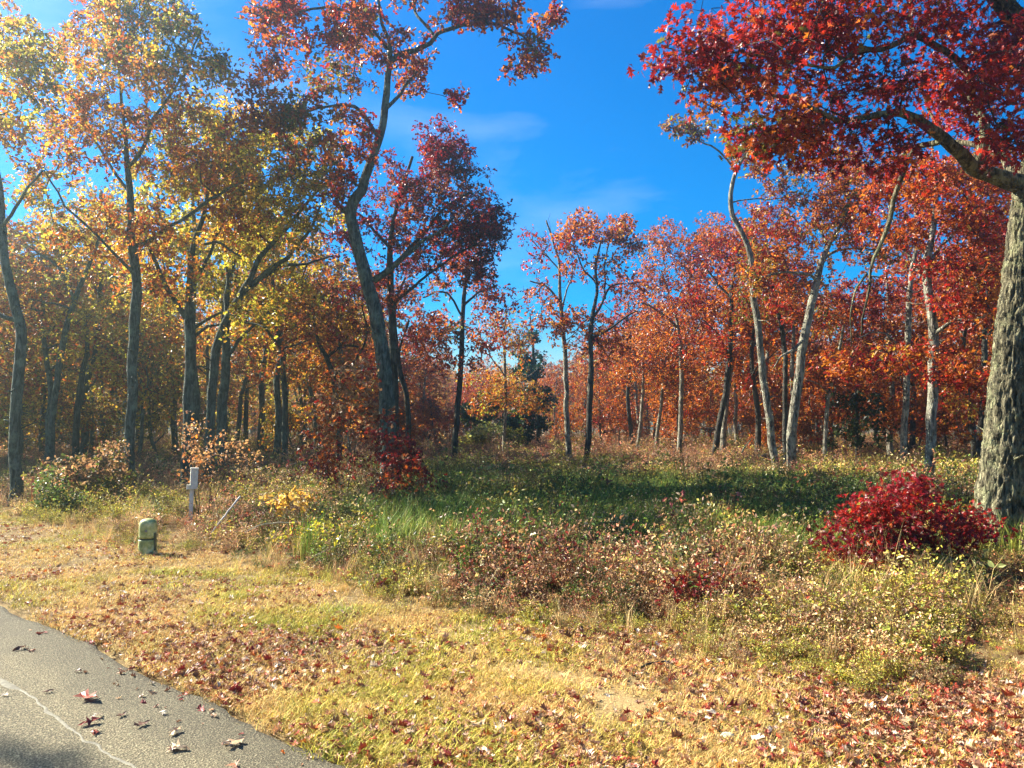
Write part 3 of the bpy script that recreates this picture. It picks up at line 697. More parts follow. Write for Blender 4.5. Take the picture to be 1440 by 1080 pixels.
# name, label, depth, paths, lobes, palette, bark, kwargs
SPECS = [
 ('grey-barked oak leaning in at the far left edge of the picture', 15,
  [[(22, 690, 26), (20, 640, 24), (23, 560, 23), (28, 480, 22), (20, 420, 20), (8, 370, 18), (2, 310, 16), (-2, 260, 14), (-12, 190, 11), (-18, 110, 8), (-10, 30, 5)],
   [(22, 450, 12), (5, 446, 10), (-30, 425, 8), (-80, 380, 6)], [(2, 320, 9), (30, 280, 6, -.5), (60, 240, 4, -.8)]],
  [(5, 110, 75, 95, 120, 0, 1.6), (-40, 210, 70, 60, 45, .6, 1.2), (25, 60, 30, 40, 25, -.5, 1)], PAL_RUSTOL, BARK_GREY, {}),
 ('tall straight grey oak with rust and olive crown, second big trunk from the left', 17,
  [[(182, 668, 21), (184, 600, 20), (187, 520, 20), (190, 440, 21), (191, 395, 19), (187, 345, 17), (184, 305, 15), (182, 260, 13), (178, 225, 11), (176, 190, 8, .3), (170, 130, 6, .5), (165, 60, 4, .6), (170, -10, 3, .6)],
   [(188, 346, 11), (200, 343, 10), (218, 334, 9, -.2), (240, 315, 7, -.4), (296, 281, 6, -.7), (344, 256, 4, -.9)],
   [(180, 235, 9), (198, 215, 8, -.2), (214, 172, 7, -.4), (240, 132, 5, -.6), (268, 88, 4, -.8), (285, 40, 3, -.9)],
   [(212, 178, 5, -.4), (206, 150, 4, -.3), (200, 110, 3, -.2), (205, 40, 2.5, 0)],
   [(188, 385, 8), (160, 355, 6, -.4), (125, 320, 5, -.7), (85, 280, 4, -.9), (60, 240, 3, -1)],
   [(182, 270, 7), (150, 225, 6, .3), (120, 170, 5, .6), (90, 130, 3, .8)]],
  [(180, 60, 100, 75, 170, -.3, 2), (110, 120, 75, 70, 90, .2, 1.6), (255, 110, 65, 75, 90, -.6, 1.4), (180, 190, 110, 60, 110, 0, 1.8), (80, 230, 55, 70, 60, -.6, 1.2), (290, 240, 65, 50, 60, -.7, 1), (120, 320, 70, 50, 50, -.6, 1.2), (150, 10, 60, 40, 50, 0, 1.4), (225, 15, 60, 40, 40, 0, 1.2), (230, 320, 50, 30, 25, -.4, .6), (305, 110, 22, 30, 12, -.6, .5)],
  PAL_RUSTOL, BARK_GREY, {}),
 ('upright grey oak forking low, behind the white marker post', 18,
  [[(263, 665, 23), (265, 600, 22), (267, 540, 22), (268, 480, 22), (266, 440, 20), (267, 400, 15), (270, 350, 12), (284, 310, 9, -.2), (290, 280, 7, -.3), (300, 220, 5, -.4)],
   [(263, 450, 12), (248, 425, 11), (226, 388, 9, -.2), (205, 340, 6, -.4)], [(270, 410, 10), (280, 380, 8, .2), (300, 340, 6, .5), (325, 300, 4, .6)],
   [(272, 345, 6), (310, 345, 5, -.3), (340, 360, 3, -.5)]],
  [(270, 270, 80, 60, 110, 0, 1.8), (300, 170, 60, 45, 60, .3, 1.4), (200, 340, 50, 50, 50, -.4, 1.2), (330, 300, 60, 50, 60, .5, 1.2), (280, 200, 70, 50, 70, 0, 1.5), (240, 400, 80, 40, 40, -.5, 1.5)], PAL_RUSTOL, BARK_GREY, {}),
 ('oak leaning right with long arching limbs and yellow-green leaves', 18.5,
  [[(291, 655, 19), (297, 590, 18), (302, 510, 18), (310, 470, 17), (324, 440, 16), (340, 413, 15), (352, 392, 12), (364, 362, 10), (395, 332, 8, -.2), (422, 298, 6, -.4), (445, 270, 5, -.5), (480, 235, 4, -.6)],
   [(345, 408, 12), (375, 385, 10), (408, 360, 8, -.3), (430, 330, 6, -.5), (450, 290, 4, -.6)],
   [(365, 393, 8), (395, 376, 7, .2), (430, 370, 5, .4), (470, 360, 3, .6)],
   [(318, 452, 7), (318, 400, 6, .5), (325, 350, 4, .8)], [(322, 445, 5), (350, 455, 4, -.4), (380, 460, 2.5, -.7)]],
  [(380, 260, 90, 60, 140, -.2, 1.8), (430, 300, 60, 55, 70, -.4, 1.3), (330, 330, 50, 50, 50, .6, 1.2), (400, 195, 90, 55, 110, -.3, 1.8), (330, 230, 60, 50, 60, 0, 1.5), (440, 380, 50, 25, 25, .3, 1), (360, 440, 60, 40, 40, -.3, 1.2)], PAL_YELGRN, BARK_GREY, {}),
 ('dark thick trunk close behind the leaning yellow-green oak', 22,
  [[(312, 640, 21), (314, 560, 19), (318, 500, 17), (316, 440, 14), (325, 380, 11), (345, 320, 8)], [(318, 505, 8), (345, 470, 6, -.5), (380, 440, 4, -.8)]],
  [(340, 350, 80, 70, 110, 0, 2), (400, 420, 60, 50, 50, -.5, 1.5), (270, 400, 60, 50, 50, .5, 1.5)], PAL_YELGRN, BARK_GREY, {}),
 ('slim grey oak with olive brown crown between the leaning oak and the red bush', 25,
  [[(401, 640, 12), (400, 560, 11), (397, 500, 10), (388, 445, 9), (384, 400, 7), (386, 340, 5)], [(396, 490, 6), (370, 460, 5, -.5), (340, 450, 3, -.8)], [(390, 455, 5), (420, 430, 4, .4), (445, 415, 3, .6)]],
  [(400, 400, 75, 60, 100, 0, 2), (370, 330, 60, 50, 60, 0, 2), (440, 460, 60, 50, 60, 0, 2), (360, 500, 50, 40, 30, -.6, 1.4)], PAL_BROWN, BARK_GREY, {}),
 ('dark crooked oak with dense wine red crown, just behind the crooked centre oak', 20.5,
  [[(556, 600, 17), (554, 560, 16), (553, 500, 15), (551, 430, 14), (548, 370, 12), (552, 320, 9), (565, 270, 7), (580, 220, 5)], [(549, 380, 8), (580, 345, 7, .2), (620, 300, 5, .3), (660, 270, 4, .3)], [(550, 430, 7), (590, 395, 5, -.3), (640, 360, 4, -.5), (690, 330, 3, -.6)], [(549, 350, 6), (515, 310, 5, .5), (480, 290, 3, .8)]],
  [(600, 225, 60, 50, 110, 0, 1.5), (640, 290, 70, 55, 150, .2, 1.6), (690, 315, 38, 30, 50, -.4, .9), (560, 290, 50, 55, 80, .4, 1.5), (600, 350, 80, 40, 80, 0, 1.6), (670, 355, 45, 40, 55, -.4, 1), (625, 195, 30, 25, 30, 0, .8), (495, 320, 50, 50, 60, .7, 1.2), (530, 400, 60, 40, 40, 0, 1.4)], PAL_WINE, BARK_DARK, {}),
 ('thin dark tree forking in a V right of the crooked centre oak', 26,
  [[(574, 600, 10), (572, 560, 10), (563, 520, 9), (557, 480, 8), (556, 430, 6), (570, 390, 4)], [(568, 540, 6), (560, 500, 5, .3), (575, 450, 4, .5)]],
  [(570, 400, 50, 50, 50, 0, 1.6), (590, 470, 45, 40, 40, 0, 1.6)], PAL_MIXRED, BARK_DARK, {}),
 ('slender dark oak with sparse brown red crown at the left end of the green clearing', 28,
  [[(639, 634, 12), (643, 580, 11), (648, 520, 10), (650, 460, 9), (652, 420, 8), (656, 385, 6), (662, 340, 4)], [(650, 445, 5), (628, 412, 4, -.3), (595, 418, 3, -.5)], [(651, 430, 5), (675, 410, 4, .4), (700, 400, 3, .6)], [(650, 450, 4), (625, 470, 3, .5), (605, 480, 2, .8)]],
  [(655, 375, 45, 38, 60, 0, 1.4), (615, 465, 35, 30, 40, .4, 1.2), (690, 420, 35, 35, 30, .4, 1.2), (640, 500, 60, 25, 25, 0, 1.4), (680, 470, 35, 25, 22, 0, 1)], PAL_MIXRED, BARK_DARK, {}),
 ('slim young tree with golden orange crown in front of the dark evergreen', 34,
  [[(709, 624, 7), (711, 570, 6), (710, 520, 6), (708, 480, 4), (712, 440, 3)], [(710, 530, 3), (690, 500, 2.5, -.3), (680, 480, 2, -.4)], [(711, 545, 3), (740, 530, 2.5, .3), (755, 520, 2, .4)]],
  [(710, 480, 40, 38, 70, 0, 1.5), (700, 540, 50, 25, 50, -.2, 1.5), (740, 560, 40, 22, 35, .2, 1.2), (690, 570, 40, 20, 25, 0, 1.2)], PAL_GOLD, BARK_PALE, dict(leaf=0.14)),
 ('nearly bare thin oak, left one of the two slender trees in the clearing', 29.5,
  [[(799, 634, 11), (797, 580, 10), (796, 520, 9), (792, 460, 8), (788, 420, 7), (786, 370, 5), (776, 335, 4), (768, 310, 3)], [(788, 425, 5), (770, 405, 4, -.3), (745, 395, 3, -.5)], [(790, 440, 4), (800, 400, 3, .4), (805, 370, 2, .5)], [(787, 380, 3), (765, 355, 2.5, .3), (745, 335, 2, .5)]],
  [(765, 340, 32, 42, 45, 0, 1.2), (760, 400, 40, 40, 40, -.2, 1.2), (805, 370, 20, 40, 20, .3, .8), (755, 445, 40, 25, 16, 0, 1.2), (815, 470, 30, 30, 20, .5, 1)], PAL_MIXRED, BARK_PALE, dict(bare=0.55, per=4, r0=0.008)),
 ('slender dark oak with small orange crown, right one of the two in the clearing', 28,
  [[(826, 640, 11), (829, 580, 11), (831, 520, 10), (831, 470, 9), (833, 445, 8), (840, 410, 6), (838, 376, 5), (845, 340, 3)], [(833, 448, 6), (845, 430, 5, .1), (852, 418, 5, .2), (858, 405, 4, .3), (875, 400, 3, .4), (902, 396, 2.5, .5)], [(834, 475, 5), (847, 468, 5, -.2), (862, 460, 4, -.4), (885, 443, 3, -.6), (898, 437, 2, -.7)], [(839, 400, 4), (820, 375, 3, .3), (805, 345, 2, .5)], [(851, 420, 4), (851, 370, 3, .5), (860, 330, 2, .6)]],
  [(840, 318, 48, 25, 75, 0, 1.2), (800, 340, 22, 20, 18, .3, .8), (880, 345, 20, 18, 14, .3, .6), (830, 375, 45, 18, 20, 0, 1), (880, 400, 30, 15, 10, .3, .6), (795, 455, 50, 30, 50, .8, 1.2), (850, 480, 40, 30, 30, .5, 1)], PAL_ORANGE, BARK_DARK, {}),
 ('pale thin trunk with feathery orange crown right of the two slender clearing trees', 38,
  [[(897, 628, 7), (901, 590, 6), (904, 550, 5.5), (905, 515, 5), (902, 490, 4)], [(904, 530, 3), (918, 515, 2.5, .3), (925, 500, 2, .5)], [(904, 520, 3), (890, 495, 2.5, -.3)]],
  [(905, 480, 40, 32, 60, 0, 1.6), (880, 520, 40, 25, 40, 0, 1.6), (930, 530, 35, 25, 40, 0, 1.6)], PAL_ORANGE, BARK_PALE, dict(leaf=0.15)),
 ('straight pale oak with layered orange and red crown behind the clearing', 34,
  [[(956, 624, 10), (957, 580, 9), (958, 530, 8.5), (957, 490, 8), (952, 455, 6), (944, 425, 5), (930, 380, 3)], [(957, 500, 4), (975, 470, 3, .4), (990, 440, 2, .6)], [(952, 460, 5), (930, 440, 4, -.3), (900, 425, 3, -.5)], [(947, 432, 4), (965, 400, 3, .3), (985, 360, 2, .5)]],
  [(940, 345, 50, 32, 90, 0, 1.8), (985, 385, 45, 35, 75, .5, 1.5), (915, 400, 38, 30, 55, -.4, 1.4), (950, 440, 55, 25, 60, 0, 1.8), (1000, 330, 40, 28, 50, .4, 1.4), (920, 480, 45, 25, 35, -.3, 1.4), (985, 500, 50, 30, 50, 0, 1.6)], PAL_ORANGE, BARK_PALE, dict(leaf=0.14)),
 ('dark leaning trunk under the red canopy, left of the pale pair of trunks', 29,
  [[(1005, 638, 12), (1012, 595, 11), (1021, 545, 11), (1026, 490, 10), (1028, 440, 9), (1030, 400, 6), (1040, 350, 4)], [(1025, 500, 4), (1010, 470, 3, -.4), (990, 450, 2, -.6)], [(1029, 420, 5), (1000, 390, 4, .4), (980, 360, 3, .6)]],
  [(1020, 360, 60, 40, 110, 0, 2), (980, 420, 45, 30, 55, .5, 1.5), (1060, 330, 50, 40, 75, .4, 1.6), (1040, 430, 50, 30, 45, 0, 1.6), (1000, 480, 50, 30, 45, 0, 1.5)], [(RED, 3), (RUST, 4), (BRED, 1), (ORNG, 3), (DRED, 1.5)], BARK_DARK, dict(leaf=0.13)),
 ('tall sinuous pale trunk with crook at the top, left of the pale pair', 21,
  [[(1092, 655, 15), (1088, 630, 15), (1080, 580, 14), (1074, 530, 13.5), (1069, 490, 13), (1063, 440, 13), (1058, 390, 12), (1055, 355, 11), (1044, 330, 10), (1030, 302, 9.5), (1027, 275, 9), (1033, 245, 8), (1044, 225, 6), (1052, 205, 4, -.1)],
   [(1034, 243, 5), (1024, 225, 4, -.2), (1008, 207, 3.5, -.4), (992, 200, 3, -.5), (970, 192, 2, -.6)],
   [(1040, 230, 4), (1065, 205, 3, .3), (1090, 190, 2, .5)], [(1028, 285, 3), (1060, 278, 2.5, .3), (1120, 275, 2, .6)]],
  [(958, 182, 22, 14, 12, -.6, .4), (945, 175, 10, 8, 4, -.6, .2), (985, 190, 25, 14, 12, -.5, .4), (1060, 225, 30, 25, 22, .2, .6), (1095, 255, 40, 22, 22, .4, .8), (1120, 275, 30, 20, 12, .5, .6), (1040, 215, 18, 14, 8, 0, .4)],
  [(RUST, 3), (GOLD, 2), (OLIV, 1.5), (BRWN, 1.5), (YGRN, 1)], BARK_PALE, dict(leaf=0.11, seed=77)),
 ('stout pale lichened trunk leaning right, thickest of the close pale pair', 21,
  [[(1114, 655, 19), (1113, 610, 18), (1117, 570, 18), (1123, 530, 17.5), (1129, 485, 17), (1138, 440, 16), (1147, 400, 15), (1155, 370, 12), (1166, 342, 9), (1185, 310, 6), (1200, 270, 4)],
   [(1149, 398, 7), (1142, 388, 6, -.2), (1120, 386, 5, -.4), (1090, 387, 4, -.6), (1062, 392, 3, -.8)],
   [(1129, 478, 7), (1122, 484, 6, -.3), (1110, 500, 5, -.5), (1098, 505, 3, -.6), (1088, 518, 2, -.7)],
   [(1158, 365, 6), (1185, 350, 5, .2), (1225, 350, 4, .4), (1265, 362, 3, .5)], [(1164, 345, 5), (1150, 320, 4, .4), (1140, 290, 3, .6)]],
  [(1150, 310, 70, 40, 90, .3, 1.8), (1210, 280, 70, 50, 100, .4, 1.6), (1090, 330, 50, 40, 60, .5, 1.5), (1080, 390, 40, 25, 28, -.6, .8), (1240, 340, 60, 30, 45, .4, 1.2), (1180, 240, 60, 40, 70, .4, 1.5), (1120, 420, 40, 30, 30, .8, 1)], [(RUST, 4.5), (RED, 2), (OLIV, 1.2), (GOLD, 1.5), (DRED, 1.2), (ORNG, 2.5)], BARK_PALE, dict(seed=78)),
 ('thin dark curved trunk squeezed just behind the close pale pair', 23,
  [[(1106, 650, 10), (1104, 600, 9.5), (1103, 550, 9), (1105, 505, 9), (1101, 470, 9), (1093, 430, 8.5), (1086, 405, 7), (1092, 375, 5), (1100, 340, 4)], [(1102, 475, 3), (1120, 450, 2.5, .4), (1135, 430, 2, .6)]],
  [(1090, 360, 60, 40, 75, .4, 1.8), (1130, 440, 40, 30, 35, .6, 1.2), (1060, 430, 40, 30, 35, .6, 1.2)], PAL_MIXRED, BARK_DARK, dict(seed=79)),
 ('thin pale pole-like trunk in a gap right of the close pale pair', 24.5,
  [[(1160, 650, 9), (1162, 600, 8), (1166, 555, 7.5), (1174, 515, 7), (1184, 470, 5), (1190, 430, 4)], [(1166, 555, 3), (1150, 540, 2.5, -.3), (1135, 535, 2, -.4)]],
  [(1180, 440, 60, 40, 70, 0, 1.8), (1150, 545, 35, 20, 25, -.3, 1), (1190, 520, 40, 25, 35, 0, 1)], PAL_MIXRED, BARK_PALE, dict(seed=80)),
 ('pale grey trunk with low crimson sprays, left of the taller ivory trunk', 23.5,
  [[(1271, 655, 14), (1272, 600, 13), (1275, 540, 12.5), (1277, 480, 12), (1279, 420, 11), (1284, 370, 9), (1290, 320, 6), (1285, 270, 4)], [(1278, 410, 5), (1255, 392, 4, -.3), (1225, 388, 3, -.5)], [(1276, 500, 4), (1245, 470, 3, -.5), (1205, 475, 2, -.8)], [(1282, 385, 5), (1310, 350, 4, .4), (1330, 310, 3, .6)]],
  [(1290, 290, 80, 55, 120, 0, 2), (1230, 420, 70, 30, 60, -.6, 1.2), (1215, 520, 60, 20, 24, -.8, 1.1), (1265, 508, 50, 22, 20, -.5, 1.1), (1330, 420, 50, 40, 50, .5, 1.4)], [(RED, 4), (BRED, 1), (DRED, 3), (RUST, 4), (ORNG, 1.5)], BARK_PALE, dict(seed=81)),
 ('tall ivory and dark striped oak trunk standing behind the low crimson bush', 16,
  [[(1306, 675, 22), (1307, 640, 21), (1309, 590, 20), (1312, 540, 20), (1313, 490, 20), (1310, 440, 19), (1304, 395, 17), (1306, 350, 14), (1313, 305, 10), (1318, 260, 7), (1310, 200, 5)],
   [(1313, 470, 9), (1325, 462, 8, -.2), (1342, 450, 7, -.3), (1366, 452, 5, -.5), (1390, 440, 3, -.7)], [(1306, 370, 8), (1330, 340, 6, .2), (1352, 310, 5, .4), (1360, 270, 3, .5)], [(1304, 400, 7), (1280, 370, 5, .4), (1262, 330, 4, .6), (1250, 290, 3, .8)],
   [(1311, 540, 5), (1295, 525, 4, -.3), (1265, 512, 3, -.6), (1220, 505, 2, -.9)]],
  [(1330, 250, 80, 55, 120, .2, 2), (1260, 300, 60, 45, 70, .5, 1.5), (1380, 320, 50, 45, 70, .3, 1.4), (1370, 430, 50, 30, 50, -.5, 1), (1250, 505, 75, 18, 26, -.8, .9), (1185, 512, 35, 14, 12, -.9, .5), (1350, 520, 50, 35, 50, 0, 1.4), (1400, 250, 50, 50, 50, .3, 1.4), (1350, 380, 60, 25, 40, 0, 1.2)], [(RED, 3), (RUST, 4.5), (BRED, 1), (ORNG, 2.5), (DRED, 2), (GOLD, .8)], BARK_PALE, dict(seed=82)),
 ('dark trunk with orange and yellow leaves beside the massive mossy oak', 24,
  [[(1374, 640, 15), (1380, 600, 14), (1384, 540, 13), (1385, 470, 12), (1386, 420, 11), (1396, 385, 9), (1405, 340, 6)], [(1385, 480, 5), (1400, 450, 4, -.4), (1410, 420, 3, -.5)], [(1386, 430, 5), (1365, 390, 4, .4), (1345, 350, 3, .6)]],
  [(1400, 400, 35, 70, 90, -.5, 1.6), (1370, 360, 60, 50, 75, .5, 1.8), (1360, 570, 50, 50, 70, 0, 1.8), (1420, 300, 50, 50, 60, 0, 1.8)], [(RUST, 4), (ORNG, 3), (GOLD, 1.5), (YELL, 1.2), (RED, 2)], BARK_DARK, dict(seed=83)),
 ('forked grey oak with a Y of limbs behind the two trunks at far left', 24,
  [[(72, 632, 14), (75, 580, 13), (82, 520, 13), (92, 470, 12), (104, 430, 11), (116, 395, 10), (128, 368, 8), (140, 330, 5)], [(105, 428, 7), (95, 400, 6, -.3), (75, 370, 5, -.6), (40, 345, 3, -.9)], [(103, 435, 5), (70, 425, 4, -.4), (40, 420, 3, -.7)]],
  [(90, 350, 90, 60, 120, 0, 2.4), (40, 410, 60, 40, 50, -.5, 2), (150, 300, 60, 50, 60, 0, 2), (60, 480, 70, 35, 40, 0, 2)], PAL_RUSTOL, BARK_GREY, {}),
 ('dark leaning trunk in the left wood, right of the forked grey oak', 25,
  [[(105, 640, 14), (109, 580, 13), (116, 530, 12), (122, 490, 9), (118, 440, 6)], [(117, 525, 5), (135, 505, 4, .3), (150, 490, 3, .5)]],
  [(120, 440, 70, 45, 80, 0, 2), (140, 510, 60, 30, 40, .3, 1.5)], PAL_YELGRN, BARK_DARK, {}),
 ('slim trunk in the left wood just right of the dark leaning one', 29,
  [[(128, 630, 9), (129, 580, 8), (128, 540, 8), (124, 500, 7), (125, 450, 5)], [(128, 545, 4), (140, 525, 4, .2), (141, 500, 3, .4)]],
  [(130, 440, 60, 40, 60, 0, 2), (150, 490, 45, 30, 40, 0, 2)], PAL_GOLD, BARK_GREY, {}),
 ('short-looking grey trunk in the left wood beside the tall straight oak', 31,
  [[(143, 628, 10), (144, 590, 9), (143, 550, 9), (140, 510, 7), (146, 460, 5)]],
  [(150, 450, 60, 40, 60, 0, 2), (140, 520, 50, 30, 40, 0, 2)], PAL_YELGRN, BARK_GREY, {}),
 ('thin Y-forked sapling trunk right of the tall straight grey oak', 27,
  [[(198, 625, 7), (200, 590, 7), (201, 555, 7), (196, 530, 4), (190, 500, 3)], [(201, 557, 5), (207, 540, 4, .2), (206, 515, 3, .3)]],
  [(210, 490, 55, 40, 50, 0, 1.8), (230, 540, 50, 30, 35, 0, 1.6)], PAL_RUSTOL, BARK_GREY, {}),
 ('twisting dark trunk left of the crooked centre oak', 24,
  [[(476, 600, 10), (472, 560, 10), (468, 525, 10), (458, 500, 9), (449, 485, 7), (440, 450, 4)], [(460, 503, 5), (480, 487, 5, .3), (505, 488, 4, .5)], [(468, 530, 5), (500, 505, 4, -.4), (515, 470, 4, -.5), (510, 430, 3, -.6)]],
  [(450, 450, 60, 45, 70, 0, 1.8), (500, 440, 45, 45, 60, -.3, 1.5), (470, 520, 60, 30, 50, 0, 1.5), (480, 560, 55, 28, 45, -.5, 1)], PAL_BROWN, BARK_DARK, {}),
]
for i, s in enumerate(SPECS):
    lab, d, paths, lobes, pal, bark, kw = s
    kw = dict(kw); kw.setdefault('seed', 20 + i)
    far = d > 26
    kw.setdefault('tmpl', RHOMB if far else OAK_M); kw.setdefault('leaf', 0.155 if far else 0.108)
    lobes = [tuple([l[0], l[1], l[2] * 1.08, l[3] * 1.1, int(l[4] * (1.5 if far else 1.08 if l[0] > 520 else .92))]) + tuple(l[5:]) for l in lobes]
    kw.setdefault('subtwigs', d <= 26)
    kw.setdefault('per', 6 if far else 8); kw.setdefault('gap', .36 if far else .43); kw.setdefault('spread', .34 if far else .28); kw.setdefault('sides', 9 if far else 12)
    traced_tree('oak_tree', lab, d, paths, lobes, pal, bark, **kw)

# ------------------------------------------------------------------ background wood: copies of a few prototypes
def proto_tree(seed, h, pal, bark, leaf, ntips, low=0.35, spread=2.4, tmpl=RHOMB, one=None, per=7, sides=7):
    """returns (wood mesh, branch mesh, leaf mesh) of a generic wood tree, or a single mesh when one=True"""
    rng = np.random.default_rng(seed)
    z = np.linspace(-0.1, h * 0.85, 9)
    lean = rng.normal(0, 0.05, 2)
    xy = np.cumsum(rng.normal(0, 0.09, (9, 2)), 0) + z[:, None] * lean; xy -= xy[0]
    r = np.interp(z, [-.1, .3, h * .5, h * .85], [0.018 * h, 0.0135 * h, 0.009 * h, 0.003 * h])
    tp = np.column_stack([xy, z])
    sp, sr = resample(tp, r, 0.3)
    limbs = []
    for k in range(rng.integers(5, 8)):
        t = rng.uniform(low + 0.05, 0.9); b = np.array([np.interp(t * h * .85, z, tp[:, q]) for q in range(3)])
        an = rng.uniform(0, 6.283); L_ = spread * rng.uniform(0.5, 0.95) * (1.1 - 0.5 * t)
        dv = np.array([math.cos(an), math.sin(an), rng.uniform(0.3, 1.0)])
        pts = np.array([b, b + dv * L_ * 0.4 + rng.normal(0, .08, 3), b + dv * L_ * np.array([1, 1, 0.8]) + rng.normal(0, .12, 3)])
        rb = np.interp(b[2], z, r) * 0.55
        limbs.append((pts, np.array([rb, rb * 0.7, rb * 0.3])))
    wood = MB(); q, rr = resample(tp, r, 0.4); tube(wood, q, rr, sides, True, None, 0, 0.06, seed)
    P_, R_ = [sp[sp[:, 2] > low * h]], [sr[sp[:, 2] > low * h]]
    for pts, ra in limbs:
        q, rr = resample(pts, ra, 0.35); tube(wood, q, rr, 5, False); P_.append(q); R_.append(rr)
    u = rng.normal(0, 1, (ntips * 4, 3)); u /= np.linalg.norm(u, axis=1)[:, None]; u *= rng.random((len(u), 1)) ** 0.4
    c = np.column_stack([u[:, 0] * spread + xy[-3, 0], u[:, 1] * spread + xy[-3, 1], (low + 1) / 2 * h + u[:, 2] * (1 - low) / 2 * h])
    c = c[vnoise(c, 0.75, seed) > 0.46][:ntips]
    pos, par, tip, n0 = grow(rng, np.vstack(P_), np.concatenate(R_), c, step=0.5)
    br = wood if one else MB()
    branch_mesh(br, pos, par, n0, np.concatenate(R_), 0.006, 4)
    lv = wood if one else MB()
    foliage(rng, lv, pos[tip], pal, tmpl, leaf, 3, per, 0.36, mat=1 if one else 0)
    if one: return wood.mesh('wood_tree', [bark, LEAF])
    return wood.mesh('tree_wood', bark), br.mesh('tree_branches', TWIG), lv.mesh('tree_leaves', LEAF)

random.seed(4)
rngb = np.random.default_rng(99)
KINDS = [
 ('rust', PAL_ORANGE, BARK_PALE, 'right'), ('red', [(RED, 2.2), (RUST, 4), (DRED, 2), (ORNG, 2.5)], BARK_DARK, 'right'), ('orange', PAL_ORANGE, BARK_PALE, 'right'), ('gold', PAL_GOLD, BARK_PALE, 'right'),
 ('olive', PAL_YELGRN, BARK_GREY, 'left'), ('brown', PAL_RUSTOL, BARK_GREY, 'left'), ('brown', [(LYGR, 2.5), (RUST, 2), (LGLD, 2), (OLIV, 1.5), (BRWN, 1)], BARK_DARK, 'left'), ('gold', PAL_GOLD, BARK_GREY, 'left')]
KLAB = {('rust', 'right'): 'rust orange oak', ('red', 'right'): 'dark red oak', ('orange', 'right'): 'bright orange oak', ('gold', 'right'): 'golden oak',
        ('olive', 'left'): 'yellow green oak', ('brown', 'left'): 'brown leaved oak', ('gold', 'left'): 'dull golden oak'}
protos = {'right': [], 'left': []}
def proto_root(kind, side, meshes, name='oak_tree'):
    def make(loc, rz, s, lab, grp):
        r = empty(name, loc, lab, 'tree', grp); r.rotation_euler = (0, 0, rz); r.scale = (s, s, s)
        link('trunk', meshes[0], r); tag(link('branches', meshes[1], r), kind='stuff'); link('crown', meshes[2], r)
        return r
    return make
for i, (kname, pal, bark, side) in enumerate(KINDS):
    for v in range(2):
        ms = proto_tree(200 + i * 7 + v, 9.5 + rngb.uniform(-1, 1.2), pal, bark, 0.17, 210, 0.30 + 0.1 * v, 2.3)
        protos[side].append((KLAB[(kname, side)], proto_root(kname, side, ms), {}))
sap = {'right': [], 'left': []}
for i, (kname, pal, bark, side) in enumerate([('orange', PAL_ORANGE, BARK_PALE, 'right'), ('rust', [(RUST, 4), (RED, 2), (BRWN, 2), (ORNG, 3)], BARK_DARK, 'right'), ('brown', [(RUST, 2), (LGLD, 2), (OLIV, 2), (LYGR, 1.5), (BRWN, 1.2)], BARK_GREY, 'left'), ('olive', [(LYGR, 3), (OLIV, 2.5), (LGLD, 2), (RUST, 1)], BARK_GREY, 'left')]):
    for v in range(2):
        ms = proto_tree(300 + i * 7 + v, 4.6 + v, pal, bark, 0.16, 150, 0.10, 1.7)
        lab = 'bushy %s sapling' % kname
        sap[side].append((lab, proto_root(kname, side, ms, 'oak_sapling'), {}))

placed = []
def free(x, y, rmin):
    for a, b in placed:
        if (a - x) ** 2 + (b - y) ** 2 < rmin * rmin: return False
    return True
first = {}
BACK = []
def place(item, loc, rz, s, grp):
    lab, make, store = item
    if 'root' not in store:
        store['root'] = o = make(loc, rz, s, lab, grp)
    else:
        o = copy_thing(store['root'], loc, rz, s, lab, grp)
    BACK.append((o, lab, loc[0] / loc[1] * F + 720))
nb = 0
for tries in range(4000):
    if nb >= 215: break
    d = rngb.uniform(22, 80); px = rngb.uniform(-230, 1540)
    x = (px - 720) / F * d
    # the clearing: keep it open until far back around the middle of the picture
    dmin = np.interp(px, [-230, 0, 250, 450, 560, 640, 760, 860, 950, 1100, 1250, 1440, 1670], [20, 22, 24, 27, 36, 52, 58, 44, 34, 29, 25.5, 24, 22])
    if d < dmin or not free(x, d, 2.2 + d * 0.006): continue
    if px > 870 and nb % 2 == 0 and d > dmin + 16: continue
    placed.append((x, d)); nb += 1
    side = 'left' if px < 500 + rngb.uniform(-90, 90) else 'right'
    it = protos[side][int(rngb.integers(len(protos[side])))]
    s = rngb.uniform(0.8, 1.12) * (0.85 if 560 < px < 860 else 1.12 if side == 'left' else 1)
    place(it, (x, d, 0), rngb.uniform(0, 6.28), s, 'oaks of the wood on the right and behind the clearing' if side == 'right' else 'oaks of the shaded wood on the left')
